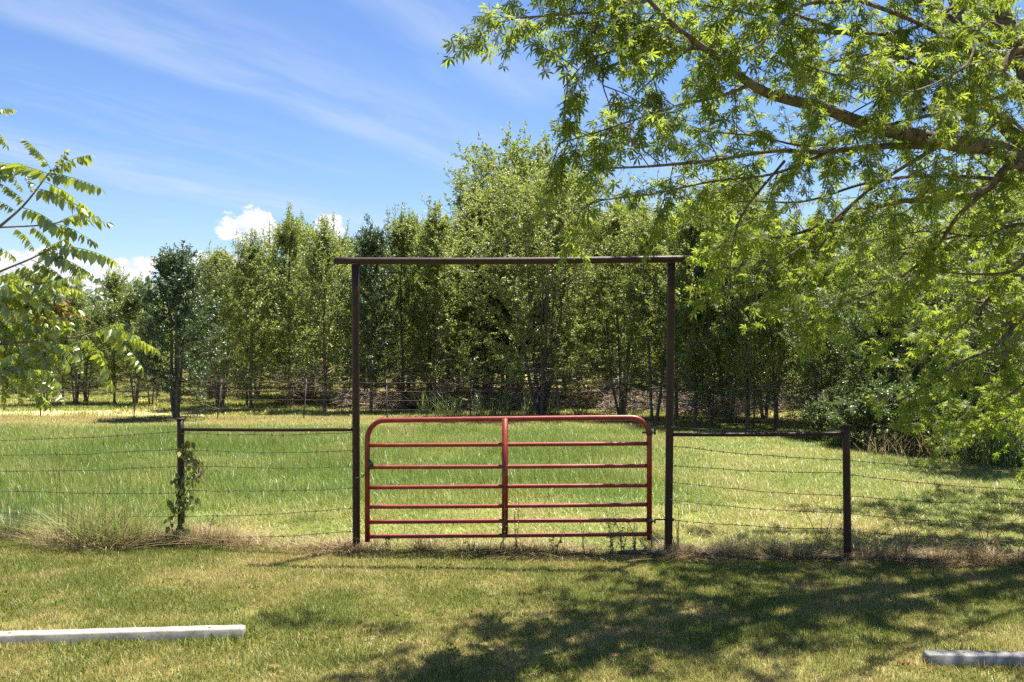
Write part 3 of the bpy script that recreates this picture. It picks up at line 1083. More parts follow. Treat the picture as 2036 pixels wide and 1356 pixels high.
for px, by, ty, (ms, h0), lab, rz in [(1345, 832, 400, V[3], 'pale green pear tree right behind the right gateway post', 2.2),
                                      (1452, 828, 430, V[6], 'pale green pear tree behind the forked sapling', .8),
                                      (1520, 834, 450, V[4], 'bushy pear tree between the forked sapling and the dark straight trunk', 3.9),
                                      (1600, 838, 470, V[1], 'pear tree left of the dark thicket, over the end of the right rail', 5.5)]:
    b, h = at_top(px, by, ty)
    plant('pear_tree', lab, 'tree', ms, b, rz, h / h0, ORCH)
# trunk standing in the fence row by the pale weeds
b = G(2004, 926)
plant('broadleaf_tree', 'leaning dark-trunked tree standing by the pale weeds at the right edge', 'tree',
      grow_tree(141, 6.5, 4.0, 2.0, 1, 60, 9, 13, .09, 6, 6, upright=.5, mat_leaf='broad', trunk_r=.16, twig_len=.5), b, .3)
for i, (px, by, s, lab) in enumerate([(1628, 880, .62, 'low twiggy bush under the right rail, left of the bare post'),
                                      (1700, 892, .8, 'dark bush right behind the bare right post'),
                                      (1755, 898, .95, 'dark bush second right of the bare post'),
                                      (1815, 905, .9, 'dark bush in the middle of the shaded hedge at the right'),
                                      (1872, 908, .85, 'dark bush left of the dry tall grass at the right'),
                                      (1935, 915, .8, 'bush half behind the dry tall grass at the right')]):
    plant('hedge_bush', lab, 'bush', BU[0], G(px, by), i * 1.3, s, 'hedge bushes at the right')


# ------------------------------------------------------------------ brush heaps under the trees
def brush_pile(seed, L, W, H, n):
    r = np.random.default_rng(seed)
    ge = Geo()
    for i in range(n):
        c = np.array([r.uniform(-.5, .5) * L, r.normal(0, .25) * W, 0])
        c[2] = H * abs(r.normal(0, .42)) * (1 - (2 * c[0] / L) ** 2 * .5) + .04
        d = unit(np.array([r.normal(0, 1), r.normal(0, .7), r.normal(0, .42)])) * r.uniform(.25, .95)
        a, b = c - d * .5, c + d * .5
        a[2] = max(a[2], .01)
        b[2] = max(b[2], .01)
        m = (a + b) / 2 + r.normal(0, .06, 3)
        m[2] = max(m[2], .02)
        ge.tube(curve([a, m, b], 4), np.linspace(r.uniform(.006, .02), .004, 4), 4, caps=False)
    return ge.mesh('brush_pile', M['brush'] if seed % 2 else M['twig'])


for i, (px, by, L, H, lab) in enumerate([
        (775, 812, 3.4, .9, 'tangled brush heap behind the latch side of the red gate'),
        (905, 812, 3.4, 1.0, 'dark brush heap left of the many-stemmed pear tree'),
        (1010, 814, 2.6, .8, 'brush heap at the foot of the many-stemmed pear tree'),
        (1165, 812, 3.2, 1.0, 'brush heap behind the hinge half of the red gate'),
        (1290, 820, 3.0, .9, 'brush heap behind the right gateway post'),
        (1420, 826, 2.4, .7, 'brush heap behind the thick straight trunk at the right'),
        (1560, 815, 3.4, .8, 'brush heap in the clearing behind the right rail'),
        (640, 806, 2.8, .6, 'low brush heap left of the left gateway post')]):
    t = obj('brush_pile', brush_pile(50 + i, L, 1.0, H, 420))
    t.location = G(px, by)
    tag(t, lab, 'brush pile', 'brush heaps under the trees', 'stuff')
    t['kind'] = 'stuff'

# far wood that closes the view behind the rows
r = np.random.default_rng(77)
ge = Geo()
n = 30000
az = r.uniform(-.62, .62, n)
yy = r.uniform(64, 78, n)
xx = np.tan(az) * yy
hh = 3.6 + 3.0 * vnoise(xx, yy, 7.0, 3) + 2 * vnoise(xx, yy, 2.5, 4)
zz = r.random(n) ** 1.1 * hh
O = np.stack([xx, yy, zz], -1)
leaf_arrays(T_OVAL2, O, unit(r.normal(0, 1, (n, 3))), unit(r.normal(0, .6, (n, 3)) + [0, -.3, .7]), r.uniform(.35, .8, n), r.random(n), ge)
fw = obj('distant_wood', ge.mesh('distant_wood', M['far']))
tag(fw, 'far line of woodland closing the view behind the orchard rows', 'wood', kind='stuff')

# ------------------------------------------------------------------ far field fence: T posts and wires
ff = thing('field_fence', 'thin wire fence on steel stakes along the far side of the meadow', 'wire fence')
stakes = [(-190, 831, 2), (80, 832, -4), (266, 834, -4), (432, 836, -9), (604, 836, -5), (770, 838, 2), (935, 838, -2), (1110, 840, 3),
          (1345, 848, 2), (1498, 858, -4), (1540, 864, 0), (1640, 880, 3)]
tops = []
for px, by, lean in stakes:
    b = G(px, by)
    s = F / b[1]
    top = b + np.array([-lean / s, 0, 1.18])
    ge = Geo()
    c = (b + top) / 2
    d = top - b
    for (ox, oy, sx, sy) in ((0, 0, .036, .007), (0, .014, .007, .03)):
        v = []
        for q in (b - d * .12, top):
            for (ax, ay) in ((-.5, -.5), (.5, -.5), (.5, .5), (-.5, .5)):
                v.append(q + np.array([ox + ax * sx, oy + ay * sy, 0]))
        ge.add(v, [[0, 1, 5, 4], [1, 2, 6, 5], [2, 3, 7, 6], [3, 0, 4, 7], [4, 5, 6, 7]])
    obj('stake', ge.mesh('stake', M['steel']), ff)
    tops.append((b, d))
for f in (.28, .5, .72, .93):
    ge = Geo()
    pts = [b + d * f + [0, -.02, 0] for b, d in tops]
    ge.tube(curve(pts, 70), .0045, 4, caps=False)
    obj('wire', ge.mesh('wire', M['wire']), ff)


# ------------------------------------------------------------------ maple
def build_maple():
    root = thing('maple_tree', 'big maple reaching over the gateway from the right, leaves deeply cut', 'tree', (7.5, 10.5, 0))
    org = np.array([7.5, 10.5, 0.0])
    r = np.random.default_rng(21)
    trunk = Geo()
    tp = curve([[7.5, 10.5, -.2], [7.45, 10.5, 1.2], [7.35, 10.45, 2.4], [7.3, 10.4, 3.7]], 14)
    rad = np.linspace(.30, .21, 14)
    rad[0] = .40
    rad[1] = .34
    trunk.tube(tp - org, rad, 14, caps=False)
    obj('trunk', trunk.mesh('trunk', M['bark_maple'], True), root)
    T0 = np.array([7.32, 10.4, 3.2])
    T1 = np.array([7.3, 10.4, 3.7])
    DY = 0.3
    LM = []   # (points, r0, r1, leafy from, spacing, twig length)

    def limb(pts, r0, r1, leaf_from=.25, spacing=.12, tl=.6, start=None):
        pp = ([np.asarray(start, float)] if start is not None else []) + [P(q[0], q[1], q[2] + DY * (.35 + .65 * min(1, max(0, (q[0] - 1000) / 700)))) if len(q) == 3 and abs(q[0]) > 15 else np.asarray(q, float) for q in pts]
        LM.append((curve(pp, 8 + 5 * len(pp)), r0, r1, leaf_from, spacing, tl))
        return LM[-1][0]
    # the long limb across the picture
    limb([(2036, 322, 9.6), (1900, 286, 9.3), (1780, 262, 9.0), (1700, 240, 8.8), (1640, 216, 8.6), (1540, 190, 8.3), (1490, 165, 8.1), (1420, 110, 7.9),
          (1350, 60, 7.7), (1290, 0, 7.5), (1230, -70, 7.3)], .105, .012, .34, .20, .55, T0 + [0, 0, -.2])
    # leader at the upper right
    limb([(2075, 220, 9.9), (2036, 120, 9.8), (1985, 10, 9.7), (1930, -110, 9.5), (1850, -300, 9.3), (1750, -480, 9.1)], .15, .03, .45, .2, .8, T1)
    # paler farther limb
    limb([(2060, 300, 11.2), (1985, 240, 11.4), (1930, 110, 11.5), (1895, 10, 11.6), (1840, -120, 11.7), (1720, -260, 11.8)], .09, .025, .35, .2, .7, T1)
    limb([(2060, 118, 9.2), (1990, 142, 9.0), (1930, 172, 8.9), (1880, 198, 8.8), (1836, 218, 8.7)], .045, .02, .5, .2, .4, T1)
    limb([(1850, 290, 9.25), (1740, 291, 9.0), (1640, 302, 8.8), (1540, 300, 8.6), (1420, 318, 8.3), (1300, 330, 8.0), (1200, 335, 7.8)], .040, .008, .15, .16, .55)
    limb([(1862, 293, 9.25), (1780, 342, 9.3), (1710, 392, 9.4), (1660, 450, 9.5), (1600, 540, 9.6), (1560, 600, 9.6)], .028, .007, .2, .14, .5)
    limb([(2050, 338, 9.5), (1960, 378, 9.6), (1870, 398, 9.6), (1780, 402, 9.6), (1660, 440, 9.6), (1560, 470, 9.6), (1450, 480, 9.6)], .055, .010, .2, .15, .55, T0 + [0, 0, -.35])
    limb([(1960, 378, 9.6), (1905, 430, 9.8), (1850, 505, 10.0), (1760, 570, 10.1), (1660, 610, 10.2), (1590, 640, 10.2)], .030, .007, .2, .14, .55)
    limb([(1925, 288, 9.3), (1922, 230, 9.35), (1920, 170, 9.4), (1900, 90, 9.4)], .018, .006, .4, .24, .3)
    limb([(2080, 300, 9.0), (2000, 240, 8.8), (1930, 290, 8.6), (1850, 330, 8.4), (1780, 360, 8.3)], .022, .006, .3, .2, .45, T0)
    # drooping lower sprays, some beyond the fence
    limb([(2100, 580, 10.8), (2036, 630, 10.7), (1975, 690, 10.6), (1900, 725, 10.5), (1820, 780, 10.5), (1760, 810, 10.5)], .035, .008, .1, .13, .5, T0 + [0, 0, -.6])
    limb([(2090, 480, 11.4), (2000, 560, 11.6), (1920, 640, 11.8), (1850, 700, 12.0), (1790, 760, 12.2)], .035, .008, .15, .14, .6, T0 + [0, 0, -.4])
    limb([(2110, 700, 11.2), (2040, 760, 11.3), (1980, 800, 11.4), (1920, 825, 11.4), (1860, 835, 11.4)], .03, .007, .1, .12, .5, T0 + [0, 0, -1.0])
    limb([(2100, 500, 10.2), (2010, 540, 10.4), (1930, 545, 10.6), (1850, 540, 10.8), (1760, 560, 11.0)], .03, .007, .2, .14, .55, T0 + [0, 0, -.5])
    limb([(2120, 640, 12.0), (2030, 640, 12.4), (1950, 600, 12.8), (1880, 620, 13.0), (1800, 660, 13.2)], .035, .008, .2, .14, .7, T0 + [0, 0, -.6])
    limb([(2140, 760, 12.0), (2060, 790, 12.4), (2000, 830, 12.8), (1930, 850, 13.0), (1880, 860, 13.1)], .03, .007, .2, .13, .6, T0 + [0, 0, -1.1])
    limb([(2110, 420, 12.0), (2010, 440, 12.4), (1900, 470, 12.8), (1780, 500, 13.0), (1680, 540, 13.2)], .035, .008, .2, .16, .7, T1 + [0, 0, -.3])
    # sprays towards the left
    limb([(1490, 170, 8.1), (1430, 192, 7.9), (1340, 212, 7.7), (1270, 235, 7.5), (1190, 262, 7.4), (1110, 285, 7.3)], .018, .005, .1, .10, .40)
    limb([(1400, 95, 7.85), (1330, 100, 7.6), (1260, 110, 7.4), (1200, 150, 7.2), (1215, 220, 7.1)], .016, .005, .2, .10, .40)
    limb([(1290, 0, 7.5), (1210, 20, 7.3), (1110, 30, 7.1), (1010, 40, 7.0), (945, 75, 6.9)], .016, .004, .1, .09, .33)
    limb([(1240, -60, 7.3), (1120, -30, 7.1), (1010, -20, 7.0), (930, -10, 6.9)], .014, .004, .1, .10, .32)
    limb([(1310, 20, 7.6), (1240, 90, 7.3), (1170, 120, 7.2), (1120, 175, 7.1)], .014, .004, .15, .09, .34)
    limb([(1640, 305, 8.8), (1540, 345, 8.6), (1420, 360, 8.4), (1300, 385, 8.2), (1190, 400, 8.0), (1150, 425, 8.0)], .018, .005, .15, .14, .42)
    limb([(1560, 320, 8.8), (1480, 420, 8.7), (1455, 500, 8.9), (1450, 590, 9.0)], .015, .005, .2, .12, .45)
    limb([(1700, 400, 9.5), (1620, 470, 9.4), (1540, 530, 9.2), (1490, 580, 9.1)], .015, .005, .2, .12, .45)
    # upper sprays
    limb([(1900, 10, 9.6), (1800, 62, 9.2), (1700, 66, 8.8), (1600, 60, 8.4), (1500, 30, 8.1), (1400, 10, 7.8)], .030, .006, .15, .14, .5)
    limb([(1930, -90, 9.5), (1800, -40, 8.9), (1690, 0, 8.4), (1600, 10, 8.0), (1540, 60, 7.7), (1500, 100, 7.5)], .030, .006, .15, .14, .5)
    limb([(1960, -40, 9.6), (1880, 60, 9.1), (1780, 130, 8.7), (1680, 150, 8.4), (1600, 130, 8.1)], .025, .006, .25, .14, .5)
    limb([(1870, -250, 9.3), (1700, -180, 8.6), (1520, -110, 8.0), (1380, -60, 7.6), (1250, -40, 7.3), (1130, 0, 7.1)], .045, .006, .2, .14, .5)
    limb([(2100, 40, 10.6), (1990, 90, 10.4), (1870, 160, 10.2), (1760, 190, 10.0), (1650, 250, 9.9)], .03, .007, .35, .16, .5, T1)
    limb([(2000, 60, 9.0), (1920, 130, 8.4), (1820, 180, 7.9), (1720, 170, 7.6)], .02, .005, .3, .15, .5, T1)
    # sprays behind the long limb
    limb([(2060, 200, 10.8), (1900, 220, 10.8), (1760, 250, 10.8), (1620, 290, 10.7), (1500, 270, 10.6), (1380, 260, 10.5)], .04, .007, .3, .15, .6, T1)
    limb([(2060, 100, 11.0), (1880, 90, 11.0), (1720, 110, 10.9), (1580, 130, 10.7), (1460, 90, 10.5), (1340, 70, 10.2)], .04, .007, .3, .15, .6, T1)
    limb([(2080, 380, 11.0), (1900, 350, 11.4), (1740, 360, 11.6), (1600, 400, 11.6), (1480, 400, 11.4), (1360, 420, 11.2)], .04, .007, .3, .16, .6, T0)
    limb([(1720, -180, 9.0), (1560, -60, 8.6), (1440, 40, 8.3), (1330, 130, 8.0), (1260, 190, 7.9)], .02, .005, .3, .14, .5)
    limb([(2060, 450, 10.4), (1950, 470, 10.6), (1840, 460, 10.8), (1720, 480, 11.0)], .025, .006, .3, .15, .55, T0 + [0, 0, -.4])
    limb([(2100, 830, 13.0), (2030, 780, 13.4), (1960, 740, 13.6), (1880, 760, 13.8)], .025, .006, .2, .14, .7, T0 + [0, 0, -1.2])
    # crown above the picture and to the right: it shades the lawn
    for k_, (ex, ey, ez, rr_) in enumerate([(1.4, 9.4, 6.6, .05), (3.0, 11.0, 7.4, .06), (4.2, 7.0, 5.8, .05), (5.4, 11.6, 8.2, .07), (5.8, 7.4, 6.4, .05), (2.6, 6.9, 5.4, .04),
                                           (1.0, 7.6, 5.6, .035), (7.4, 12.0, 8.6, .07), (9.2, 10.0, 7.6, .07), (0.2, 7.5, 5.7, .03), (-.3, 8.7, 6.1, .035)]):
        s = T1 + np.array([0, 0, r.uniform(-.5, .3)])
        e = np.array([ex, ey, ez])
        m = s * .55 + e * .45 + np.array([0, 0, .7])
        limb([s, m, e], rr_, .012, .50, .38, .7)
    twigs, fol = Geo(), Geo()
    O, D, N, S = [], [], [], []
    up = np.array([0, 0, 1.0])
    for (path, r0, r1, lf, spc, tl) in LM:
        n = len(path)
        g_ = Geo()
        g_.tube(path - org, r0 + (r1 - r0) * np.linspace(0, 1, n) ** .8, 9 if r0 > .05 else 6, caps=False)
        obj('limb', g_.mesh('limb', M['bark_maple'], True), root)
        seg = np.linalg.norm(np.diff(path, axis=0), axis=1)
        cum = np.concatenate([[0], np.cumsum(seg)])
        L = cum[-1]
        s = lf * L
        while s < L:
            i = min(np.searchsorted(cum, s) - 1, n - 2)
            i = max(i, 0)
            a = path[i] + (path[i + 1] - path[i]) * ((s - cum[i]) / (seg[i] + 1e-9))
            tg = unit(path[i + 1] - path[i])
            rd = r.normal(0, 1, 3)
            rd = unit(rd - tg * rd.dot(tg))
            d = unit(tg * .55 + rd * .8 + up * r.uniform(-.2, .3))
            ln = tl * r.uniform(.4, 1.45)
            m = a + d * ln * .5
            e = a + d * ln + np.array([0, 0, -ln * r.uniform(.05, .35)])
            tw = curve([a, m, e], 6)
            twigs.tube(tw - org, np.linspace(.0055, .0022, 6), 4, caps=False)
            branches = [(tw, .2)]
            for q in range(r.integers(2, 5)):
                k0 = r.integers(1, 5)
                a2 = tw[k0]
                d2 = unit(d + r.normal(0, .8, 3))
                l2 = ln * r.uniform(.3, .7)
                e2 = a2 + d2 * l2 + np.array([0, 0, -l2 * .25])
                t2 = curve([a2, (a2 + e2) / 2 + d2 * .01, e2], 4)
                twigs.tube(t2 - org, np.linspace(.0035, .0018, 4), 3, caps=False)
                branches.append((t2, .1))
            for bp, f0 in branches:
                bl = np.linalg.norm(bp[-1] - bp[0])
                m_ = max(3, int(bl * (1 - f0) / .027))
                ff_ = f0 + (1 - f0) * (np.arange(m_) + r.random(m_)) / m_
                idx = ff_ * (len(bp) - 1)
                i0 = np.clip(idx.astype(int), 0, len(bp) - 2)
                pt = bp[i0] + (bp[i0 + 1] - bp[i0]) * (idx - i0)[:, None]
                bd = unit(bp[-1] - bp[0])
                out = r.normal(0, 1, (m_, 3)) * [1, 1, .5]
                out = unit(out - (out @ bd)[:, None] * bd + bd * .45)
                size = np.clip(r.normal(.080, .018, m_), .04, .125)
                dd = unit(out * .85 + np.array([0, 0, -.62]) + r.normal(0, .35, (m_, 3)))
                oo = pt + dd * (size * .5)[:, None]
                nn = unit(out * .45 + up * .8 + r.normal(0, .45, (m_, 3)))
                O.append(oo); D.append(dd); N.append(nn); S.append(size)
            s += spc * 1.22 * r.uniform(.6, 1.4)
    O, D, N, S = np.vstack(O), np.vstack(D), np.vstack(N), np.concatenate(S)
    R = np.clip(r.normal(.42, .22, len(O)) + .5 * (vnoise(O[:, 0], O[:, 2] + O[:, 1], .5, 9) - .5), 0, 1)
    tw_o = obj('twigs', twigs.mesh('twigs', M['bark_maple']), root, kind='stuff')
    # the leaves nearest the eye are parts of their own
    px = 1018 + O[:, 0] / O[:, 1] * F
    py = 678 - (O[:, 2] - CAMH) / O[:, 1] * F
    inside = (px > 880) & (px < 2026) & (py > 8) & (py < 900)
    score = np.where(inside, O[:, 1] - S * 14 + r.random(len(O)) * .5, 99)
    near = np.argsort(score)[:300]
    mask = np.ones(len(O), bool)
    mask[near] = False
    leaf_arrays(T_MAPLE, O[mask] - org, D[mask], N[mask], S[mask], R[mask], fol)
    obj('foliage', fol.mesh('foliage', M['maple']), root, kind='stuff')
    tv, _, tt = T_MAPLE
    lm = [mesh_np('leaf', tv, None, tt, M['maple'], {'rnd': np.full(len(tv), q)}) for q in (.15, .35, .55, .75)]
    for i in near:
        d = unit(D[i])
        x = unit(np.cross(d, N[i]))
        nn = np.cross(x, d)
        o = bpy.data.objects.new('leaf', lm[min(3, int(R[i] * 4))])
        COL.objects.link(o)
        o.parent = root
        mt = Matrix([[x[0], d[0], nn[0], 0], [x[1], d[1], nn[1], 0], [x[2], d[2], nn[2], 0], [0, 0, 0, 1]])
        o.matrix_local = Matrix.Translation(O[i] - org) @ mt @ Matrix.Scale(float(S[i]), 4)
    # one browned leaf cluster
    dl = Geo()
    c = P(1250, 262, 8.3)
    k2 = 14
    leaf_arrays(T_MAPLE, c - org + r.normal(0, .05, (k2, 3)), unit(r.normal(0, .5, (k2, 3)) + [0, 0, -1]), unit(r.normal(0, 1, (k2, 3))), r.uniform(.05, .09, k2), r.random(k2), dl)
    obj('browned_leaves', dl.mesh('browned_leaves', M['deadleaf']), root, kind='stuff')
    print('maple leaves', len(O))


build_maple()


# ------------------------------------------------------------------ tree with compound leaves at the left
def frond_mesh(seed):
    """one pinnate leaf: arching stalk along +Y, leaflets hanging in pairs"""
    r = np.random.default_rng(seed)
    ge = Geo()
    n = 12
    t = np.linspace(0, 1, n)
    bend = r.uniform(.10, .30)
    path = np.stack([.03 * np.sin(t * 3 + seed), t, .10 * t - bend * t * t], -1)
    ge.tube(path, np.linspace(.008, .003, n), 4, caps=False, a=.9)
    O, D, N, S = [], [], [], []
    m = int(r.integers(10, 14))
    for i in range(m):
        f = .14 + .84 * i / (m - 1)
        k0 = min(int(f * (n - 1)), n - 2)
        p = path[k0] + (path[k0 + 1] - path[k0]) * (f * (n - 1) - k0)
        for s in (-1, 1):
            if r.random() < .06:
                continue
            dr = unit(np.array([s * r.uniform(.15, .65), r.uniform(-.1, .4), -r.uniform(.7, 1.2)]))
            O.append(p); D.append(dr)
            N.append(unit(np.array([s * .7, 0, .6]) + r.normal(0, .35, 3)))
            S.append((.205 if f < .85 else .15) * r.uniform(.8, 1.2))
    O.append(path[-1]); D.append(unit(np.array([0, .8, -.6]))); N.append(np.array([0, .5, .8])); S.append(.17)
    tv = np.array([[0, 0, 0], [-.21, .25, .05], [-.19, .62, .04], [0, 1.0, -.06], [.19, .62, .04], [.21, .25, .05], [0, .4, -.01]])
    tt = np.array([[0, 6, 1], [1, 6, 2], [2, 6, 3], [3, 6, 4], [4, 6, 5], [5, 6, 0]])
    leaf_arrays((tv, None, tt), np.array(O), np.array(D), np.array(N), np.array(S), np.clip(r.normal(.45, .25, len(O)), 0, 1), ge)
    return ge.mesh('leaf', M['walnut'])


def build_walnut():
    org = np.array([-5.6, 7.0, 0.0])
    root = thing('walnut_tree', 'tree with long drooping compound leaves reaching in from the left edge', 'tree', tuple(org))
    r = np.random.default_rng(31)
    ge = Geo()
    tp = curve([[-5.6, 7.0, -.2], [-5.55, 7.0, 1.2], [-5.6, 6.95, 2.6], [-5.5, 6.9, 4.2], [-5.45, 6.9, 5.6]], 16)
    ge.tube(tp - org, np.linspace(.13, .03, 16), 10, caps=False)
    obj('trunk', ge.mesh('trunk', M['bark'], True), root)
    fm = [frond_mesh(300 + i) for i in range(8)]

    def frond(base, tip, s=None):
        base, tip = np.asarray(base, float), np.asarray(tip, float)
        L = np.linalg.norm(tip - base) if s is None else s
        d = unit(tip - base)
        up = np.array([0, 0, 1.0]) + r.normal(0, .38, 3)
        x = unit(np.cross(d, up))
        z = np.cross(x, d)
        o = bpy.data.objects.new('leaf', fm[r.integers(len(fm))])
        COL.objects.link(o)
        o.parent = root
        mt = Matrix([[x[0], d[0], z[0], 0], [x[1], d[1], z[1], 0], [x[2], d[2], z[2], 0], [0, 0, 0, 1]])
        k_ = min(.42, max(.26, L))
        o.matrix_local = Matrix.Translation(base - org) @ mt @ Matrix.Diagonal((k_ * .95 + .03, L, k_ * .95 + .03, 1))

    def branch(pts, r0, fr, start):
        pp = [np.asarray(start, float)] + [P(*q) for q in pts]
        path = curve(pp, 6 * len(pp))
        g_ = Geo()
        g_.tube(path - org, np.linspace(r0, .004, len(path)), 6, caps=False)
        obj('branch', g_.mesh('branch', M['bark'], True), root)
        for (bx, by, tx, ty, Yb, Yt) in fr:
            frond(P(bx, by, Yb), P(tx, ty, Yt))
        return path
    S0 = np.array([-5.55, 6.95, 1.9])
    branch([(-60, 500, 6.7), (0, 450, 6.6), (50, 405, 6.5), (100, 340, 6.4)], .016,
           [(100, 340, 178, 296, 6.4, 6.3), (98, 345, 200, 368, 6.4, 6.35), (95, 345, 15, 312, 6.4, 6.6), (100, 335, 62, 276, 6.4, 6.3), (85, 362, 192, 412, 6.45, 6.35),
            (75, 375, 160, 395, 6.4, 6.2), (50, 405, 10, 360, 6.5, 6.5), (70, 385, 40, 330, 6.45, 6.5), (85, 360, 130, 300, 6.4, 6.4),
            (40, 412, 130, 445, 6.5, 6.3), (30, 420, -10, 390, 6.5, 6.4)], S0 + [0, 0, .6])
    branch([(-60, 455, 6.9), (0, 452, 6.8), (90, 447, 6.7), (140, 436, 6.6)], .011,
           [(135, 437, 207, 436, 6.6, 6.5), (110, 445, 190, 472, 6.6, 6.5), (90, 447, 150, 480, 6.7, 6.7), (60, 450, 110, 480, 6.7, 6.8), (120, 440, 170, 420, 6.6, 6.5),
            (30, 452, 70, 485, 6.8, 6.8)], S0 + [0, 0, .5])
    branch([(-60, 570, 6.6), (0, 540, 6.5), (60, 515, 6.4), (110, 490, 6.3)], .012,
           [(108, 490, 228, 500, 6.3, 6.2), (100, 495, 172, 540, 6.3, 6.3), (80, 505, 175, 520, 6.35, 6.2), (60, 515, 150, 556, 6.4, 6.3), (70, 510, 130, 470, 6.4, 6.4),
            (40, 525, 110, 566, 6.4, 6.4), (20, 535, 60, 580, 6.5, 6.5)], S0 + [0, 0, .3])
    branch([(-60, 620, 6.3), (0, 590, 6.2), (50, 570, 6.2), (100, 560, 6.1)], .012,
           [(100, 560, 170, 545, 6.1, 6.0), (90, 562, 165, 580, 6.1, 6.1), (70, 566, 120, 620, 6.2, 6.2), (50, 570, 80, 540, 6.2, 6.1), (40, 575, 90, 610, 6.2, 6.2), (20, 582, 70, 636, 6.2, 6.1),
            (0, 590, 40, 640, 6.2, 6.1), (-10, 592, 30, 560, 6.2, 6.2), (-20, 600, 10, 650, 6.3, 6.2), (0, 590, 60, 600, 6.2, 6.2), (-15, 590, 45, 545, 6.2, 6.0)], S0 + [0, 0, .2])
    branch([(-60, 695, 6.3), (0, 684, 6.2), (60, 679, 6.1), (150, 670, 6.0), (215, 648, 5.9)], .014,
           [(212, 650, 306, 690, 5.9, 5.85), (205, 652, 288, 722, 5.9, 5.95), (200, 655, 275, 655, 5.9, 5.8), (180, 662, 240, 636, 6.0, 5.9), (170, 664, 232, 758, 6.0, 5.95), (150, 670, 180, 735, 6.0, 5.9),
            (140, 670, 200, 700, 6.0, 6.1), (120, 672, 150, 640, 6.05, 6.0), (100, 675, 160, 720, 6.05, 6.0), (80, 677, 110, 640, 6.1, 6.1), (60, 679, 110, 725, 6.1, 6.1), (40, 680, 70, 720, 6.1, 6.0),
            (20, 682, 50, 640, 6.15, 6.1), (10, 683, 40, 735, 6.2, 6.1), (-10, 684, 20, 725, 6.2, 6.2), (60, 678, 130, 650, 6.1, 6.0), (-20, 684, 30, 655, 6.2, 6.2)], S0 + [0, 0, 0])
    branch([(-60, 735, 6.1), (0, 735, 6.0), (50, 742, 5.95)], .010,
           [(45, 742, 108, 776, 5.95, 5.9), (40, 742, 30, 800, 5.95, 5.9), (20, 738, 75, 770, 6.0, 6.0), (10, 736, 10, 800, 6.0, 5.9), (0, 735, 60, 720, 6.0, 6.0), (-10, 735, 30, 770, 6.0, 6.0), (45, 740, 95, 730, 5.95, 5.9),
            (-20, 735, 25, 700, 6.0, 5.9), (-25, 735, -5, 790, 6.0, 5.9)], S0 + [0, 0, -.2])
    branch([(-60, 250, 6.9), (-30, 222, 6.9)], .010, [(-35, 225, 22, 207, 6.9, 6.9), (-35, 235, 18, 280, 6.9, 6.9), (-40, 245, 10, 330, 6.9, 6.9)], S0 + [0, 0, 1.2])
    # fill: more leaves close to the branches near the left edge
    for i in range(66):
        bx = r.uniform(-60, 95)
        by = r.uniform(525, 765)
        Yb = r.uniform(6.1, 7.0)
        frond(P(bx, by, Yb), P(bx + r.uniform(30, 80), by + r.uniform(-25, 60), Yb - r.uniform(-.1, .25)))
    for i in range(8):
        bx = r.uniform(-60, 20)
        by = r.uniform(330, 520)
        frond(P(bx, by, 6.8), P(bx + r.uniform(20, 60), by + r.uniform(-30, 50), 6.7))
    # browned web nest on a twig
    ge = Geo()
    c = P(112, 612, 6.3) - org
    k2 = 60
    leaf_arrays(T_LONG, c + r.normal(0, 1, (k2, 3)) * [.06, .05, .035], unit(r.normal(0, 1, (k2, 3)) + [.4, 0, -.5]), unit(r.normal(0, 1, (k2, 3))), r.uniform(.04, .10, k2), r.random(k2), ge)
    obj('browned_leaves', ge.mesh('browned_leaves', M['deadleaf']), root, kind='stuff')
    ge = Geo()
    ge.tube(curve([P(70, 668, 6.2) - org, P(90, 640, 6.25) - org, c], 6), [.006, .005, .005, .004, .004, .003], 5, caps=False)
    obj('twig', ge.mesh('twig', M['bark']), root)


build_walnut()


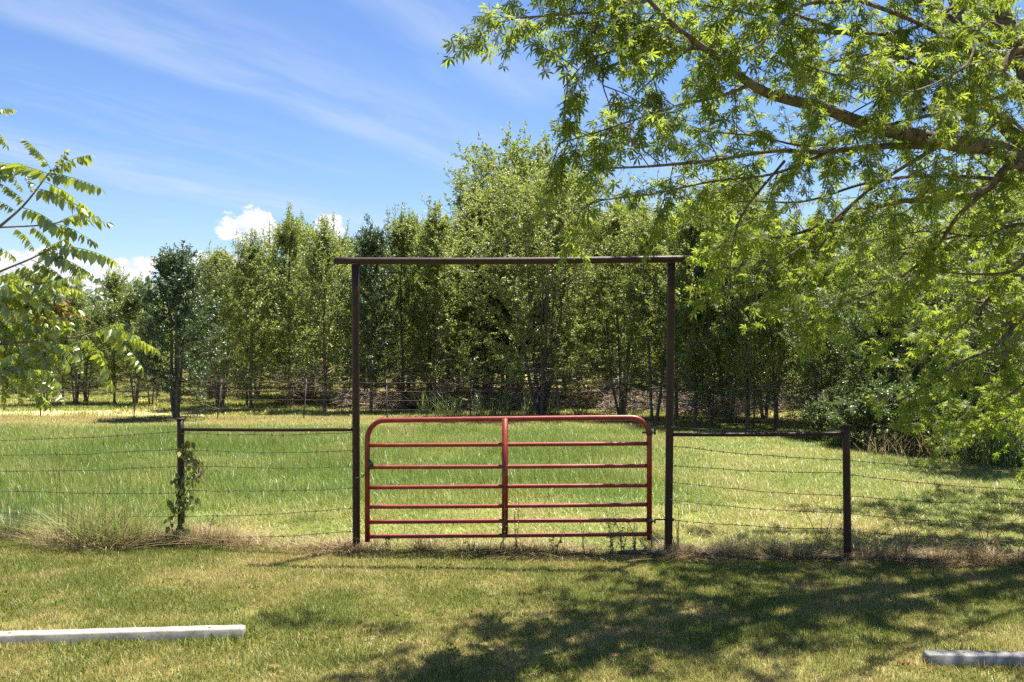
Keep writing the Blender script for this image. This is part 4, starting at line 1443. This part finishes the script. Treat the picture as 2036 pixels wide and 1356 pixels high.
# ------------------------------------------------------------------ vine on the left post
def build_vine():
    root = thing('climbing_vine', 'leafy vine climbing the left fence post, its top leaves yellowing', 'vine', tuple(PL))
    r = np.random.default_rng(41)

    def q(px, py, dy=-.06):
        return P(px, py, 10.476 + dy) - PL
    stems = [[q(350, 1082), q(352, 1050), q(366, 1010), q(352, 985), q(368, 950), q(372, 915), q(366, 885)],
             [q(358, 1084), q(345, 1060), q(338, 1030), q(345, 1000)],
             [q(366, 1082), q(372, 1060), q(376, 1040)],
             [q(368, 985), q(380, 965), q(392, 950), q(402, 942)],
             [q(352, 1000), q(372, 990), q(384, 1000)],
             [q(368, 940), q(382, 925), q(390, 912)]]
    for s in stems:
        ge = Geo()
        ge.tube(curve(s, 18), np.linspace(.006, .0025, 18), 5, caps=False)
        obj('stem', ge.mesh('stem', M['greenstem'], True), root)
    tv = np.array([[0, 0, 0], [-.30, .22, .05], [-.26, .6, .04], [0, 1.0, -.08], [.26, .6, .04], [.30, .22, .05], [0, .4, -.02]])
    tt = np.array([[0, 6, 1], [1, 6, 2], [2, 6, 3], [3, 6, 4], [4, 6, 5], [5, 6, 0]])
    lm = [mesh_np('leaf', tv, None, tt, M['vine'], {'rnd': np.full(7, a)}) for a in (.1, .5, .9)] + \
         [mesh_np('leaf', tv, None, tt, M['vine_old'], {'rnd': np.full(7, .5)})]
    spots = []
    for i in range(46):
        spots.append((r.normal(371, 8), r.uniform(880, 918), r.choice([1, 2, 2, 2])))
    for i in range(52):
        spots.append((r.normal(386, 11), r.uniform(908, 965), r.choice([0, 0, 1, 2, 3])))
    for i in range(46):
        spots.append((r.normal(368, 12), r.uniform(955, 1015), r.choice([0, 0, 0, 1])))
    for i in range(48):
        spots.append((r.normal(346, 10), r.uniform(995, 1085), r.choice([0, 0, 1, 1])))
    for i in range(14):
        spots.append((r.normal(372, 6), r.uniform(1055, 1085), r.choice([0, 1, 1])))
    spots += [(388, 910, 3), (386, 918, 3), (400, 940, 3), (404, 958, 3), (398, 935, 3)]
    for px, py, m_ in spots:
        o = bpy.data.objects.new('leaf', lm[m_])
        COL.objects.link(o)
        o.parent = root
        d = unit(np.array([r.normal(0, .6), r.normal(-.3, .5), -1.0]))
        n = unit(np.array([r.normal(0, .4), -.5 + r.normal(0, .4), .6]))
        x = unit(np.cross(d, n))
        z = np.cross(x, d)
        mt = Matrix([[x[0], d[0], z[0], 0], [x[1], d[1], z[1], 0], [x[2], d[2], z[2], 0], [0, 0, 0, 1]])
        s = r.uniform(.05, .095)
        o.matrix_local = Matrix.Translation(q(px, py - 6, r.uniform(-.14, .04))) @ mt @ Matrix.Scale(s, 4)


build_vine()


# ------------------------------------------------------------------ grass
def blade_geo(r, n, rad, h0, h1, w0, w1, lean, seg=2, curl=.35):
    """n blades rooted in a disc"""
    a = r.random(n) * 2 * math.pi
    d = np.sqrt(r.random(n)) * rad
    root = np.stack([np.cos(a) * d, np.sin(a) * d, np.full(n, -.005)], -1)
    h = r.uniform(h0, h1, n)
    w = r.uniform(w0, w1, n)
    az = r.random(n) * 2 * math.pi
    lz = np.abs(r.normal(0, lean, n))
    dirh = np.stack([np.cos(az), np.sin(az), np.zeros(n)], -1)
    side = np.stack([-np.sin(az + r.normal(0, .6, n)), np.cos(az), np.zeros(n)], -1)
    ge = Geo()
    rows_ = []
    for s in range(seg + 1):
        t = s / seg
        hor = (lz * t + curl * lz * t * t) * h
        ver = h * t * (1 - .25 * np.minimum(lz, 1.2) * t)
        c = root + dirh * hor[:, None] + np.stack([np.zeros(n), np.zeros(n), ver], -1)
        if s < seg:
            ww = w * (1 - .55 * t)
            rows_ += [c - side * ww[:, None] * .5, c + side * ww[:, None] * .5]
        else:
            rows_ += [c]
    Vv = np.stack(rows_, 1)
    kk = Vv.shape[1]
    off = (np.arange(n) * kk)[:, None]
    Q, T = [], []
    for s in range(seg - 1):
        Q.append(off + np.array([2 * s, 2 * s + 1, 2 * s + 3, 2 * s + 2]))
    T = off + np.array([2 * (seg - 1), 2 * (seg - 1) + 1, 2 * seg])
    ge.add(Vv.reshape(-1, 3), np.vstack(Q) if Q else None, T, np.repeat(r.random(n), kk))
    return ge


TUFTS = bpy.data.collections.new('grass_tufts')     # sources only, not part of the picture


def tuft_objs(name, mat, variants):
    c = bpy.data.collections.new(name)
    for i, ge in enumerate(variants):
        o = bpy.data.objects.new(name + '_tuft', ge.mesh(name + '_tuft', mat))
        c.objects.link(o)
    return c


def scatter(name, pts, rz, scl, tint, coll, label, cat):
    me = bpy.data.meshes.new(name)
    me.vertices.add(len(pts))
    me.vertices.foreach_set('co', np.asarray(pts, np.float32).ravel())
    for k_, a in (('rz', rz), ('tint', tint)):
        at = me.attributes.new(k_, 'FLOAT', 'POINT')
        at.data.foreach_set('value', np.asarray(a, np.float32))
    at = me.attributes.new('scl', 'FLOAT_VECTOR', 'POINT')
    at.data.foreach_set('vector', np.asarray(scl, np.float32).ravel())
    o = bpy.data.objects.new(name, me)
    COL.objects.link(o)
    tr = bpy.data.node_groups.new(name, 'GeometryNodeTree')
    tr.interface.new_socket('Geometry', in_out='INPUT', socket_type='NodeSocketGeometry')
    tr.interface.new_socket('Geometry', in_out='OUTPUT', socket_type='NodeSocketGeometry')
    N = tr.nodes
    gi, go = N.new('NodeGroupInput'), N.new('NodeGroupOutput')
    ci = N.new('GeometryNodeCollectionInfo')
    ci.inputs['Collection'].default_value = coll
    ci.inputs['Separate Children'].default_value = True
    ci.inputs['Reset Children'].default_value = True
    ip = N.new('GeometryNodeInstanceOnPoints')
    ip.inputs['Pick Instance'].default_value = True
    na = N.new('GeometryNodeInputNamedAttribute'); na.data_type = 'FLOAT'; na.inputs[0].default_value = 'rz'
    ns = N.new('GeometryNodeInputNamedAttribute'); ns.data_type = 'FLOAT_VECTOR'; ns.inputs[0].default_value = 'scl'
    cx = N.new('ShaderNodeCombineXYZ')
    L = tr.links
    L.new(gi.outputs[0], ip.inputs['Points'])
    L.new(ci.outputs[0], ip.inputs['Instance'])
    L.new(na.outputs['Attribute'], cx.inputs[2])
    L.new(cx.outputs[0], ip.inputs['Rotation'])
    L.new(ns.outputs['Attribute'], ip.inputs['Scale'])
    L.new(ip.outputs[0], go.inputs[0])
    md = o.modifiers.new('scatter', 'NODES')
    md.node_group = tr
    tag(o, label, cat, kind='stuff')
    return o


rg = np.random.default_rng(61)
lawn_c = tuft_objs('lawn', M['lawn'], [blade_geo(rg, 100, .13, .020, .052, .0035, .0060, .55) for _ in range(8)])
field_c = tuft_objs('meadow', M['field'], [blade_geo(rg, 110, .24, .08, .21, .0045, .008, .50, 3) for _ in range(8)])
far_c = tuft_objs('pasture', M['field'], [blade_geo(rg, 70, .55, .05, .13, .016, .028, .55) for _ in range(6)])
straw_c = tuft_objs('dead_grass', M['straw'], [blade_geo(rg, 60, .13, .06, .22, .004, .007, 1.1, 3, .6) for _ in range(6)])


def band_pts(n, y0, y1, pad=.9):
    """random points in the wedge of ground in view, even by area"""
    Y = np.sqrt(rg.uniform(y0 ** 2, y1 ** 2, n))
    X = rg.uniform(-1, 1, n) * (.5515 * Y + pad)
    return X, Y


# mown lawn this side of the fence
n = 10000
X, Y = band_pts(n, 5.2, 10.6, 1.9)
keep = Y < fence_y(X) - .02 + .15 * (vnoise(X, Y, .4, 2) - .5)
X, Y = X[keep], Y[keep]
t1 = vnoise(X, Y, .55, 12)
t2 = vnoise(X, Y, 2.3, 13)
t3 = vnoise(X, Y, .20, 14)
tint = .27 + .50 * (t1 - .5) + .40 * (t2 - .5) + .50 * (t3 - .5) + .30 * np.clip((vnoise(X, Y, .9, 15) - .72) / .2, 0, 1)
tint += .28 * np.clip((.35 - (fence_y(X) - Y)) / .35, 0, 1)           # parched against the fence
# streaks where the tint is pushed toward straw and brown
for (ax, ay, bx, by, wd, am) in [(112, 1110, 330, 1112, .10, .65), (0, 1158, 150, 1136, .10, .9), (440, 1108, 520, 1118, .08, .6), (280, 1322, 640, 1308, .12, .30), (20, 1330, 260, 1335, .2, .3)]:  # streak below the left stop's end puts tree shade into the tint
    a, b = G(ax, ay), G(bx, by)
    ab = b[:2] - a[:2]
    f = np.clip(((X - a[0]) * ab[0] + (Y - a[1]) * ab[1]) / (ab @ ab), 0, 1)
    dd = np.hypot(X - a[0] - f * ab[0], Y - a[1] - f * ab[1])
    tint += am * np.clip(1 - dd / wd, 0, 1)
tint = np.clip(tint, 0, 1)
s = rg.uniform(.75, 1.2, len(X)) * (1.0 + .35 * (.5 - tint))
for e_, a_ in ((e1, a1), (e2, a2)):
    au = unit(a_)[:2]
    al = (X - e_[0]) * au[0] + (Y - e_[1]) * au[1]
    ac = np.abs((X - e_[0]) * -au[1] + (Y - e_[1]) * au[0])
    by_stop = (al > -.1) & (al < 2.05) & (ac < .16) & (vnoise(X, Y, .18, 71) > .42)
    s = np.where(by_stop, s * 1.55, s)
scatter('lawn_grass', np.stack([X, Y, np.zeros_like(X)], -1), rg.uniform(0, 6.28, len(X)), np.stack([s, s, s * rg.uniform(.7, 1.25, len(X))], -1), tint, lawn_c,
        'short mown lawn grass, part dry, in front of the fence', 'grass')

# meadow behind the fence
n = 16500
X, Y = band_pts(n, 9.0, 27.5, 2.2)
keep = Y > fence_y(X) + .12
X, Y = X[keep], Y[keep]
lush = np.clip((Y - 11.6 - 1.2 * (vnoise(X, Y, 3.0, 22) - .5)) / 2.2, 0, 1)           # mown near the fence, longer beyond
lush *= 1 - .75 * np.clip((X + .0 - .10 * Y) / 2.0, 0, 1)                            # shorter to the right
lush *= 1 - .8 * np.clip((Y - 22.5) / 2.5, 0, 1)
left = np.clip((-X - 3.4) / 1.0, 0, 1) * np.clip((16 - Y) / 3, 0, 1)
lush = np.maximum(lush, left * .9)
tint = .49 - .31 * lush + .44 * (vnoise(X, Y, 1.1, 23) - .5) + .30 * (vnoise(X, Y, .35, 24) - .5)
tint += .25 * np.clip((Y - 22) / 4, 0, 1)
tint = np.clip(tint, 0, 1)
h = .28 + .95 * lush * rg.uniform(.5, 1.3, len(X)) * (.55 + .9 * vnoise(X, Y, 1.6, 26)) + .10 * vnoise(X, Y, .5, 25)
s = rg.uniform(.8, 1.25, len(X)) * (.8 + Y / 40)
scatter('meadow_grass', np.stack([X, Y, np.zeros_like(X)], -1), rg.uniform(0, 6.28, len(X)), np.stack([s, s, h], -1), tint, field_c,
        'bright green meadow grass behind the gate, longer in the middle', 'grass')

# pasture under and beyond the trees
n = 9000
X, Y = band_pts(n, 26.0, 62.0, 2)
litter = (Y > 29.5) & (X > -6.5) & (X < 16)
keep = ~litter | (rg.random(n) < .18)
dry = (Y > 27.6) & (Y < 30.4) & (X < -9.5)
keep &= ~dry | (rg.random(n) < .35)
X, Y = X[keep], Y[keep]
tint = np.clip(.46 + .5 * (vnoise(X, Y, 2.5, 33) - .5) + .2 * (vnoise(X, Y, .8, 34) - .5), 0, 1)
s = rg.uniform(.8, 1.3, len(X))
scatter('pasture_grass', np.stack([X, Y, np.zeros_like(X)], -1), rg.uniform(0, 6.28, len(X)), np.stack([s, s, s * 1.0], -1), tint, far_c,
        'yellowish pasture grass along the far wire fence and under the trees', 'grass')

# small broad-leaved weeds in the lawn, seed stalks in the meadow
def rosette(r):
    ge = Geo()
    k_ = 16
    a = r.random(k_) * 6.283
    O = np.stack([np.cos(a), np.sin(a), np.zeros(k_)], -1) * (r.random(k_) * .07)[:, None] + [0, 0, .018]
    leaf_arrays(T_OVAL, O, unit(np.stack([np.cos(a), np.sin(a), r.uniform(.2, 1.2, k_)], -1)), unit(r.normal(0, .5, (k_, 3)) + [0, 0, 1]), r.uniform(.018, .036, k_), r.random(k_), ge)
    return ge


M['rosette'] = leaf_mat('rosette_leaf', (0.075, 0.12, 0.022), (0.13, 0.17, 0.035), (0.2, 0.26, 0.04), 0.35, 0.0, 0.6, 0.0)
rose_c = tuft_objs('rosette', M['rosette'], [rosette(rg) for _ in range(4)])
n = 900
X, Y = band_pts(n, 5.4, 10.4)
keep = (Y < fence_y(X) - .1) & (vnoise(X, Y, .8, 51) > .62)
X, Y = X[keep], Y[keep]
s = rg.uniform(.6, 1.3, len(X))
scatter('lawn_weeds', np.stack([X, Y, np.zeros_like(X)], -1), rg.uniform(0, 6.28, len(X)), np.stack([s, s, s], -1), rg.random(len(X)), rose_c,
        'low broad-leaved weeds growing in patches in the mown lawn', 'weeds')
seed_c = tuft_objs('seed_stalk', M['straw'], [blade_geo(rg, 9, .10, .28, .55, .004, .007, .45, 4, .8) for _ in range(4)])
n = 420
X, Y = band_pts(n, 10.4, 24.0)
keep = (Y > fence_y(X) + .2) & (X < .12 * Y) & (vnoise(X, Y, 1.3, 52) > .5)
X, Y = X[keep], Y[keep]
s = rg.uniform(.7, 1.15, len(X))
scatter('meadow_stalks', np.stack([X, Y, np.zeros_like(X)], -1), rg.uniform(0, 6.28, len(X)), np.stack([s, s, s * rg.uniform(.5, 1.0, len(X))], -1), rg.uniform(.05, .55, len(X)), seed_c,
        'thin dry stalks standing above the meadow grass', 'grass stalks')

# dead grass left standing along the fence foot
n = 720
X = rg.uniform(-7.2, 6.6, n)
Y = fence_y(X) + rg.normal(.04, .095, n)
dens = vnoise(X, Y * 0, .6, 44) ** 1.6 * 1.0 + .25 * (X > 1.75) + .12 * (X < -1.7)
keep = rg.random(n) < dens
X, Y = X[keep], Y[keep]
tint = np.clip(.48 + .8 * (vnoise(X, Y, .35, 45) - .5) + rg.normal(0, .12, len(X)), 0, 1)
s = rg.uniform(.6, 1.2, len(X))
hs_ = s * (.45 + .75 * vnoise(X, Y, .7, 46) - .12 * (X > 1.75))
scatter('dead_grass', np.stack([X, Y, np.zeros_like(X)], -1), rg.uniform(0, 6.28, len(X)), np.stack([s, s, hs_], -1), tint, straw_c,
        'matted dead straw grass along the foot of the fence', 'dead grass')


# ------------------------------------------------------------------ grass clumps and weeds that stand out
def clump(name, label, loc, n, rad, h0, h1, w, lean, mat, tint_lo, tint_hi, seed, cat='grass clump', group=None):
    r = np.random.default_rng(seed)
    ge = blade_geo(r, n, rad, h0, h1, w * .7, w * 1.3, lean, 4, .8)
    ge.a = [tint_lo + (tint_hi - tint_lo) * a for a in ge.a]
    o = obj(name, ge.mesh(name, mat))
    o.location = (loc[0], loc[1], 0)
    tag(o, label, cat, group, 'stuff')
    return o


M['dryblade'] = leaf_mat('dry_blade', (0.17, 0.16, 0.05), (0.34, 0.27, 0.14), (0.34, 0.27, 0.11), 0.35, 0.02, 0.45, 0.0, yellow=(0.22, 0.13, 0.07))
M['greenblade'] = leaf_mat('green_blade', (0.10, 0.17, 0.035), (0.20, 0.25, 0.06), (0.26, 0.34, 0.07), 0.4, 0.015, 0.5, 0.2)


def dry_clump():
    b = G(205, 1086)
    root = thing('dry_grass_clump', 'big arching straw-coloured grass clump left of the vine post', 'grass clump', tuple(b))
    r = np.random.default_rng(71)
    parts = (('blades', 420, .34, .22, .60, .0085, .75, M['dryblade'], 0, .8), ('green_blades', 340, .36, .3, .7, .006, .6, M['greenblade'], 0, 1),
             ('brown_litter', 900, .50, .06, .30, .006, 1.3, M['dryblade'], .6, 1.0))
    for nm, n_, rad, h0, h1, w, ln, mt, lo, hi in parts:
        ge = blade_geo(r, n_, rad, h0, h1, w * .7, w * 1.3, ln, 4, .9)
        ge.a = [lo + (hi - lo) * a for a in ge.a]
        o = obj(nm, ge.mesh(nm, mt), root, kind='stuff')
        o.scale = (1.35, .7, 1)
    for k_, (px0, px1, py1) in enumerate([(120, 96, 868), (128, 108, 890), (112, 118, 905), (175, 200, 930), (240, 262, 925), (150, 132, 960)]):
        ge = Geo()
        a = G(px0, 1082) - b
        e = P(px1, py1, b[1]) - b
        ge.tube(curve([a, (a + e) / 2 + [.02, 0, .03], e], 12), np.linspace(.004, .0015, 12), 4, caps=False)
        obj('stalk', ge.mesh('stalk', M['drystem']), root)


dry_clump()
clump('green_weed_clump', 'dark feathery green weed clump at the left edge on the fence line', G(12, 1070), 260, .26, .2, .62, .006, .45, M['weed'], 0, 1, 81, 'weed')
clump('grass_clump', 'green grass tussock right of the vine post', G(432, 1048), 260, .20, .08, .24, .005, .6, M['greenblade'], 0, 1, 82, group='tussocks beside the fence')
clump('grass_clump', 'green grass tussock near the left gateway post', G(610, 1040), 260, .20, .08, .22, .005, .6, M['greenblade'], 0, 1, 83, group='tussocks beside the fence')
clump('straw_clump', 'pale straw tuft under the latch half of the gate', G(838, 1094), 170, .16, .08, .24, .007, .9, M['dryblade'], .3, 1, 84)
clump('straw_clump', 'wide flattened straw mat between the gateway and the bare post', G(1490, 1102), 420, .34, .08, .28, .007, 1.2, M['dryblade'], .35, 1, 85)
clump('straw_clump', 'brown straw tuft right of the bare post', G(1745, 1110), 320, .28, .08, .30, .007, 1.0, M['dryblade'], .4, 1, 86)
clump('straw_clump', 'straw tuft under the barbed wire at the right edge', G(1925, 1112), 300, .3, .08, .3, .007, 1.0, M['dryblade'], .3, 1, 87)
clump('pale_weed_clump', 'lush pale green weeds beside the leaning trunk at the right edge', G(1962, 924), 420, .62, .35, 1.05, .02, .45, M['weed_pale'], 0, 1, 88, 'weed')
clump('tall_dry_grass', 'tall bleached grass in front of the shaded hedge at the right', G(1900, 914), 380, .7, .4, 1.1, .012, .5, M['dryblade'], 0, .8, 89)
clump('tall_dry_grass', 'thin dry grass at the foot of the hedge, middle right', G(1800, 908), 260, .8, .3, .75, .011, .6, M['dryblade'], .1, .9, 90)
clump('lush_weed_clump', 'green weeds right of the leaning trunk at the right edge', G(2040, 932), 300, .5, .3, .8, .02, .5, M['weed_pale'], 0, .8, 91, 'weed')
for i, px in enumerate((848, 880, 905, 952, 985, 1012, 1048, 1098, 1155)):
    clump('tall_meadow_weed', 'feathery pale weed against the dark brush behind the gate, number counted along the far fence' if False else
          ['feathery weed nearest the gate latch side, against the dark brush', 'second feathery weed from the latch side, against the brush', 'third feathery weed from the latch side, against the brush',
           'feathery weed left of the gate brace, against the brush', 'feathery weed just left of the gate brace top', 'feathery weed just right of the gate brace top',
           'feathery weed left of the many-stemmed trunks', 'feathery weed right of the many-stemmed trunks', 'feathery weed over the hinge half of the gate'][i],
          G(px, 826 + (i % 3) * 2), 46, .20, .45, .95, .018, .40, M['weed_pale'], 0, 1, 100 + i, 'weed', 'weeds along the far fence')


def weed(label, px, by, stems, h, leafmat, stem, leaf, seed, tpl=T_OVAL, spread=.18, nl=16, group='weeds at the fence foot', droop=-.3):
    b = G(px, by)
    r = np.random.default_rng(seed)
    root = thing('weed_plant', label, 'weed', tuple(b), group=group)
    O, D, N, S = [], [], [], []
    for s in range(stems):
        e = np.array([r.normal(0, spread), r.normal(0, spread * .5), h * r.uniform(.7, 1.0)])
        path = curve([[r.normal(0, .02), r.normal(0, .02), -.01], e * [.35, .35, .5] + r.normal(0, .02, 3), e], 10)
        ge = Geo()
        ge.tube(path, np.linspace(.0055, .002, 10), 5, caps=False)
        obj('stem', ge.mesh('stem', stem, True), root)
        for j in range(nl):
            f = r.uniform(.2, 1)
            p = path[min(int(f * 9), 9)]
            O.append(p + r.normal(0, .006, 3))
            D.append(unit(np.array([r.normal(0, .8), r.normal(0, .8), droop + r.normal(0, .4)])))
            N.append(unit(r.normal(0, .5, 3) + [0, -.1, .8]))
            S.append(leaf * r.uniform(.6, 1.2) * (1.15 - .5 * f))
    if O:
        ge = Geo()
        leaf_arrays(tpl, np.array(O), np.array(D), np.array(N), np.array(S), np.clip(r.normal(.5, .25, len(O)), 0, 1), ge)
        obj('leaves', ge.mesh('leaves', leafmat), root, kind='stuff')


weed('tall brown withered weed rising past the gate rails right of the brace', 1028, 1106, 2, .86, M['deadleaf'], M['drystem'], .06, 1, T_LONG, .05, 22)
weed('thin green weed climbing just right of the gate brace', 1000, 1104, 2, .58, M['weed'], M['greenstem'], .05, 2, T_LONG, .07, 18)
weed('small weed under the middle of the hinge half of the gate', 1106, 1102, 2, .34, M['weed'], M['greenstem'], .055, 3, T_OVAL, .05, 14)
weed('slender weed left of the grey-green leafy weeds', 1160, 1104, 2, .42, M['weed'], M['greenstem'], .045, 4, T_LONG, .06, 16)
weed('leafy grey-green weed, left one of the bunch by the hinge', 1215, 1104, 3, .58, M['weed'], M['greenstem'], .055, 5, T_LONG, .07, 26)
weed('leafy grey-green weed, middle of the bunch by the hinge', 1238, 1103, 3, .50, M['weed'], M['greenstem'], .055, 6, T_LONG, .07, 26)
weed('leafy grey-green weed, right one of the bunch by the hinge', 1264, 1104, 3, .44, M['weed'], M['greenstem'], .05, 7, T_LONG, .07, 24)
weed('small yellowing weed at the foot of the hinge stile', 1288, 1104, 3, .24, M['vine'], M['greenstem'], .045, 8, T_OVAL, .06, 14)
weed('small green sprig under the latch half of the gate', 776, 1094, 2, .22, M['weed'], M['greenstem'], .05, 9, T_OVAL, .04, 10)
weed('low green sprig under the gate brace', 935, 1100, 2, .16, M['weed'], M['greenstem'], .045, 10, T_OVAL, .05, 9)
weed('curling bare vine stems right of the right gateway post', 1352, 1106, 4, .55, M['deadleaf'], M['drystem'], .03, 11, T_OVAL, .14, 3)
weed('dark withered weed just left of the bare post', 1668, 1108, 3, .34, M['weed'], M['drystem'], .05, 12, T_OVAL, .10, 7)
weed('bare dry stems leaning right of the bare post', 1712, 1110, 4, .42, M['deadleaf'], M['drystem'], .02, 13, T_OVAL, .16, 2)
weed('bare dry stems left of the bare post', 1632, 1108, 4, .50, M['deadleaf'], M['drystem'], .02, 14, T_OVAL, .16, 2)
weed('tall thin dry stems well right of the bare post', 1800, 1112, 4, .72, M['deadleaf'], M['drystem'], .02, 15, T_OVAL, .22, 2)
weed('tall thin stems with dark seed heads under the right barbed wire', 1960, 1112, 4, .85, M['deadleaf'], M['drystem'], .022, 16, T_OVAL, .24, 6)
weed('thin dry stems at the right edge of the fence', 2020, 1112, 3, .6, M['deadleaf'], M['drystem'], .02, 17, T_OVAL, .2, 3)
weed('dry forked stem right of the vine post', 412, 1084, 2, .42, M['deadleaf'], M['drystem'], .02, 18, T_OVAL, .2, 1)


# ------------------------------------------------------------------ low debris at the fence foot, leaves on the lawn
def edging(label, a, b, r0, seed):
    r = np.random.default_rng(seed)
    a, b = np.asarray(a), np.asarray(b)
    n = 14
    pth = curve([a + [0, 0, .03], (a + b) / 2 + [0, .01, .045], b + [0, 0, .028]], n)
    pth[:, 1] += r.normal(0, .006, n)
    ge = Geo()
    rd = r0 * r.uniform(.85, 1.15, n)
    rd[0] *= .5
    rd[-1] *= .5
    ge.tube(pth, rd, 8)
    o = obj('edging_log', ge.mesh('edging_log', M['edging'], True))
    tag(o, label, 'edging', 'dark edging pieces along the fence')


edging('dark edging piece lying at the foot of the right gateway post', G(1228, 1104), G(1345, 1111), .026, 1)
edging('short grey-tipped edging piece right of the right gateway post', G(1388, 1106), G(1420, 1118), .022, 2)
edging('long dark edging strip at the foot of the bare post', G(1480, 1116), G(1700, 1117), .017, 3)
edging('thin dark edging strip running right from the bare post', G(1712, 1116), G(1850, 1120), .015, 4)

lf_v, _, lf_t = T_MAPLE
curl = lf_v.copy()
curl[:, 2] += .35 * np.abs(curl[:, 0]) ** 1.2 + .12 * curl[:, 1] ** 2
fl_me = mesh_np('fallen_leaf', curl, None, lf_t, M['deadleaf'], {'rnd': np.full(len(curl), .5)})
spots = [(1806, 1327, .13, 'curled brown leaf in the grass left of the grey parking stop'), (365, 1302, .06, None), (1425, 1232, .06, None), (1148, 1288, .06, None), (1224, 1314, .06, None),
         (720, 1240, .06, None), (960, 1222, .06, None), (1600, 1250, .06, None), (545, 1334, .07, None), (1820, 1142, .06, None), (870, 1320, .06, None), (1395, 1160, .05, None), (650, 1278, .06, None), (1010, 1150, .05, None), (1300, 1340, .07, None), (1690, 1200, .06, None),
         (1130, 1224, .06, None), (480, 1170, .05, None), (1520, 1300, .06, None), (90, 1230, .05, None), (1960, 1260, .06, None)]
for i, (px, py, s, lab) in enumerate(spots):
    o = obj('fallen_leaf', fl_me)
    p = G(px, py)
    o.location = (p[0], p[1], .035)
    o.rotation_euler = (random.uniform(-.5, .5), random.uniform(-.5, .5), random.uniform(0, 6.28))
    o.scale = (s, s, s)
    tag(o, lab or 'small dead leaf lying loose on the mown lawn', 'leaf', 'fallen leaves on the lawn')
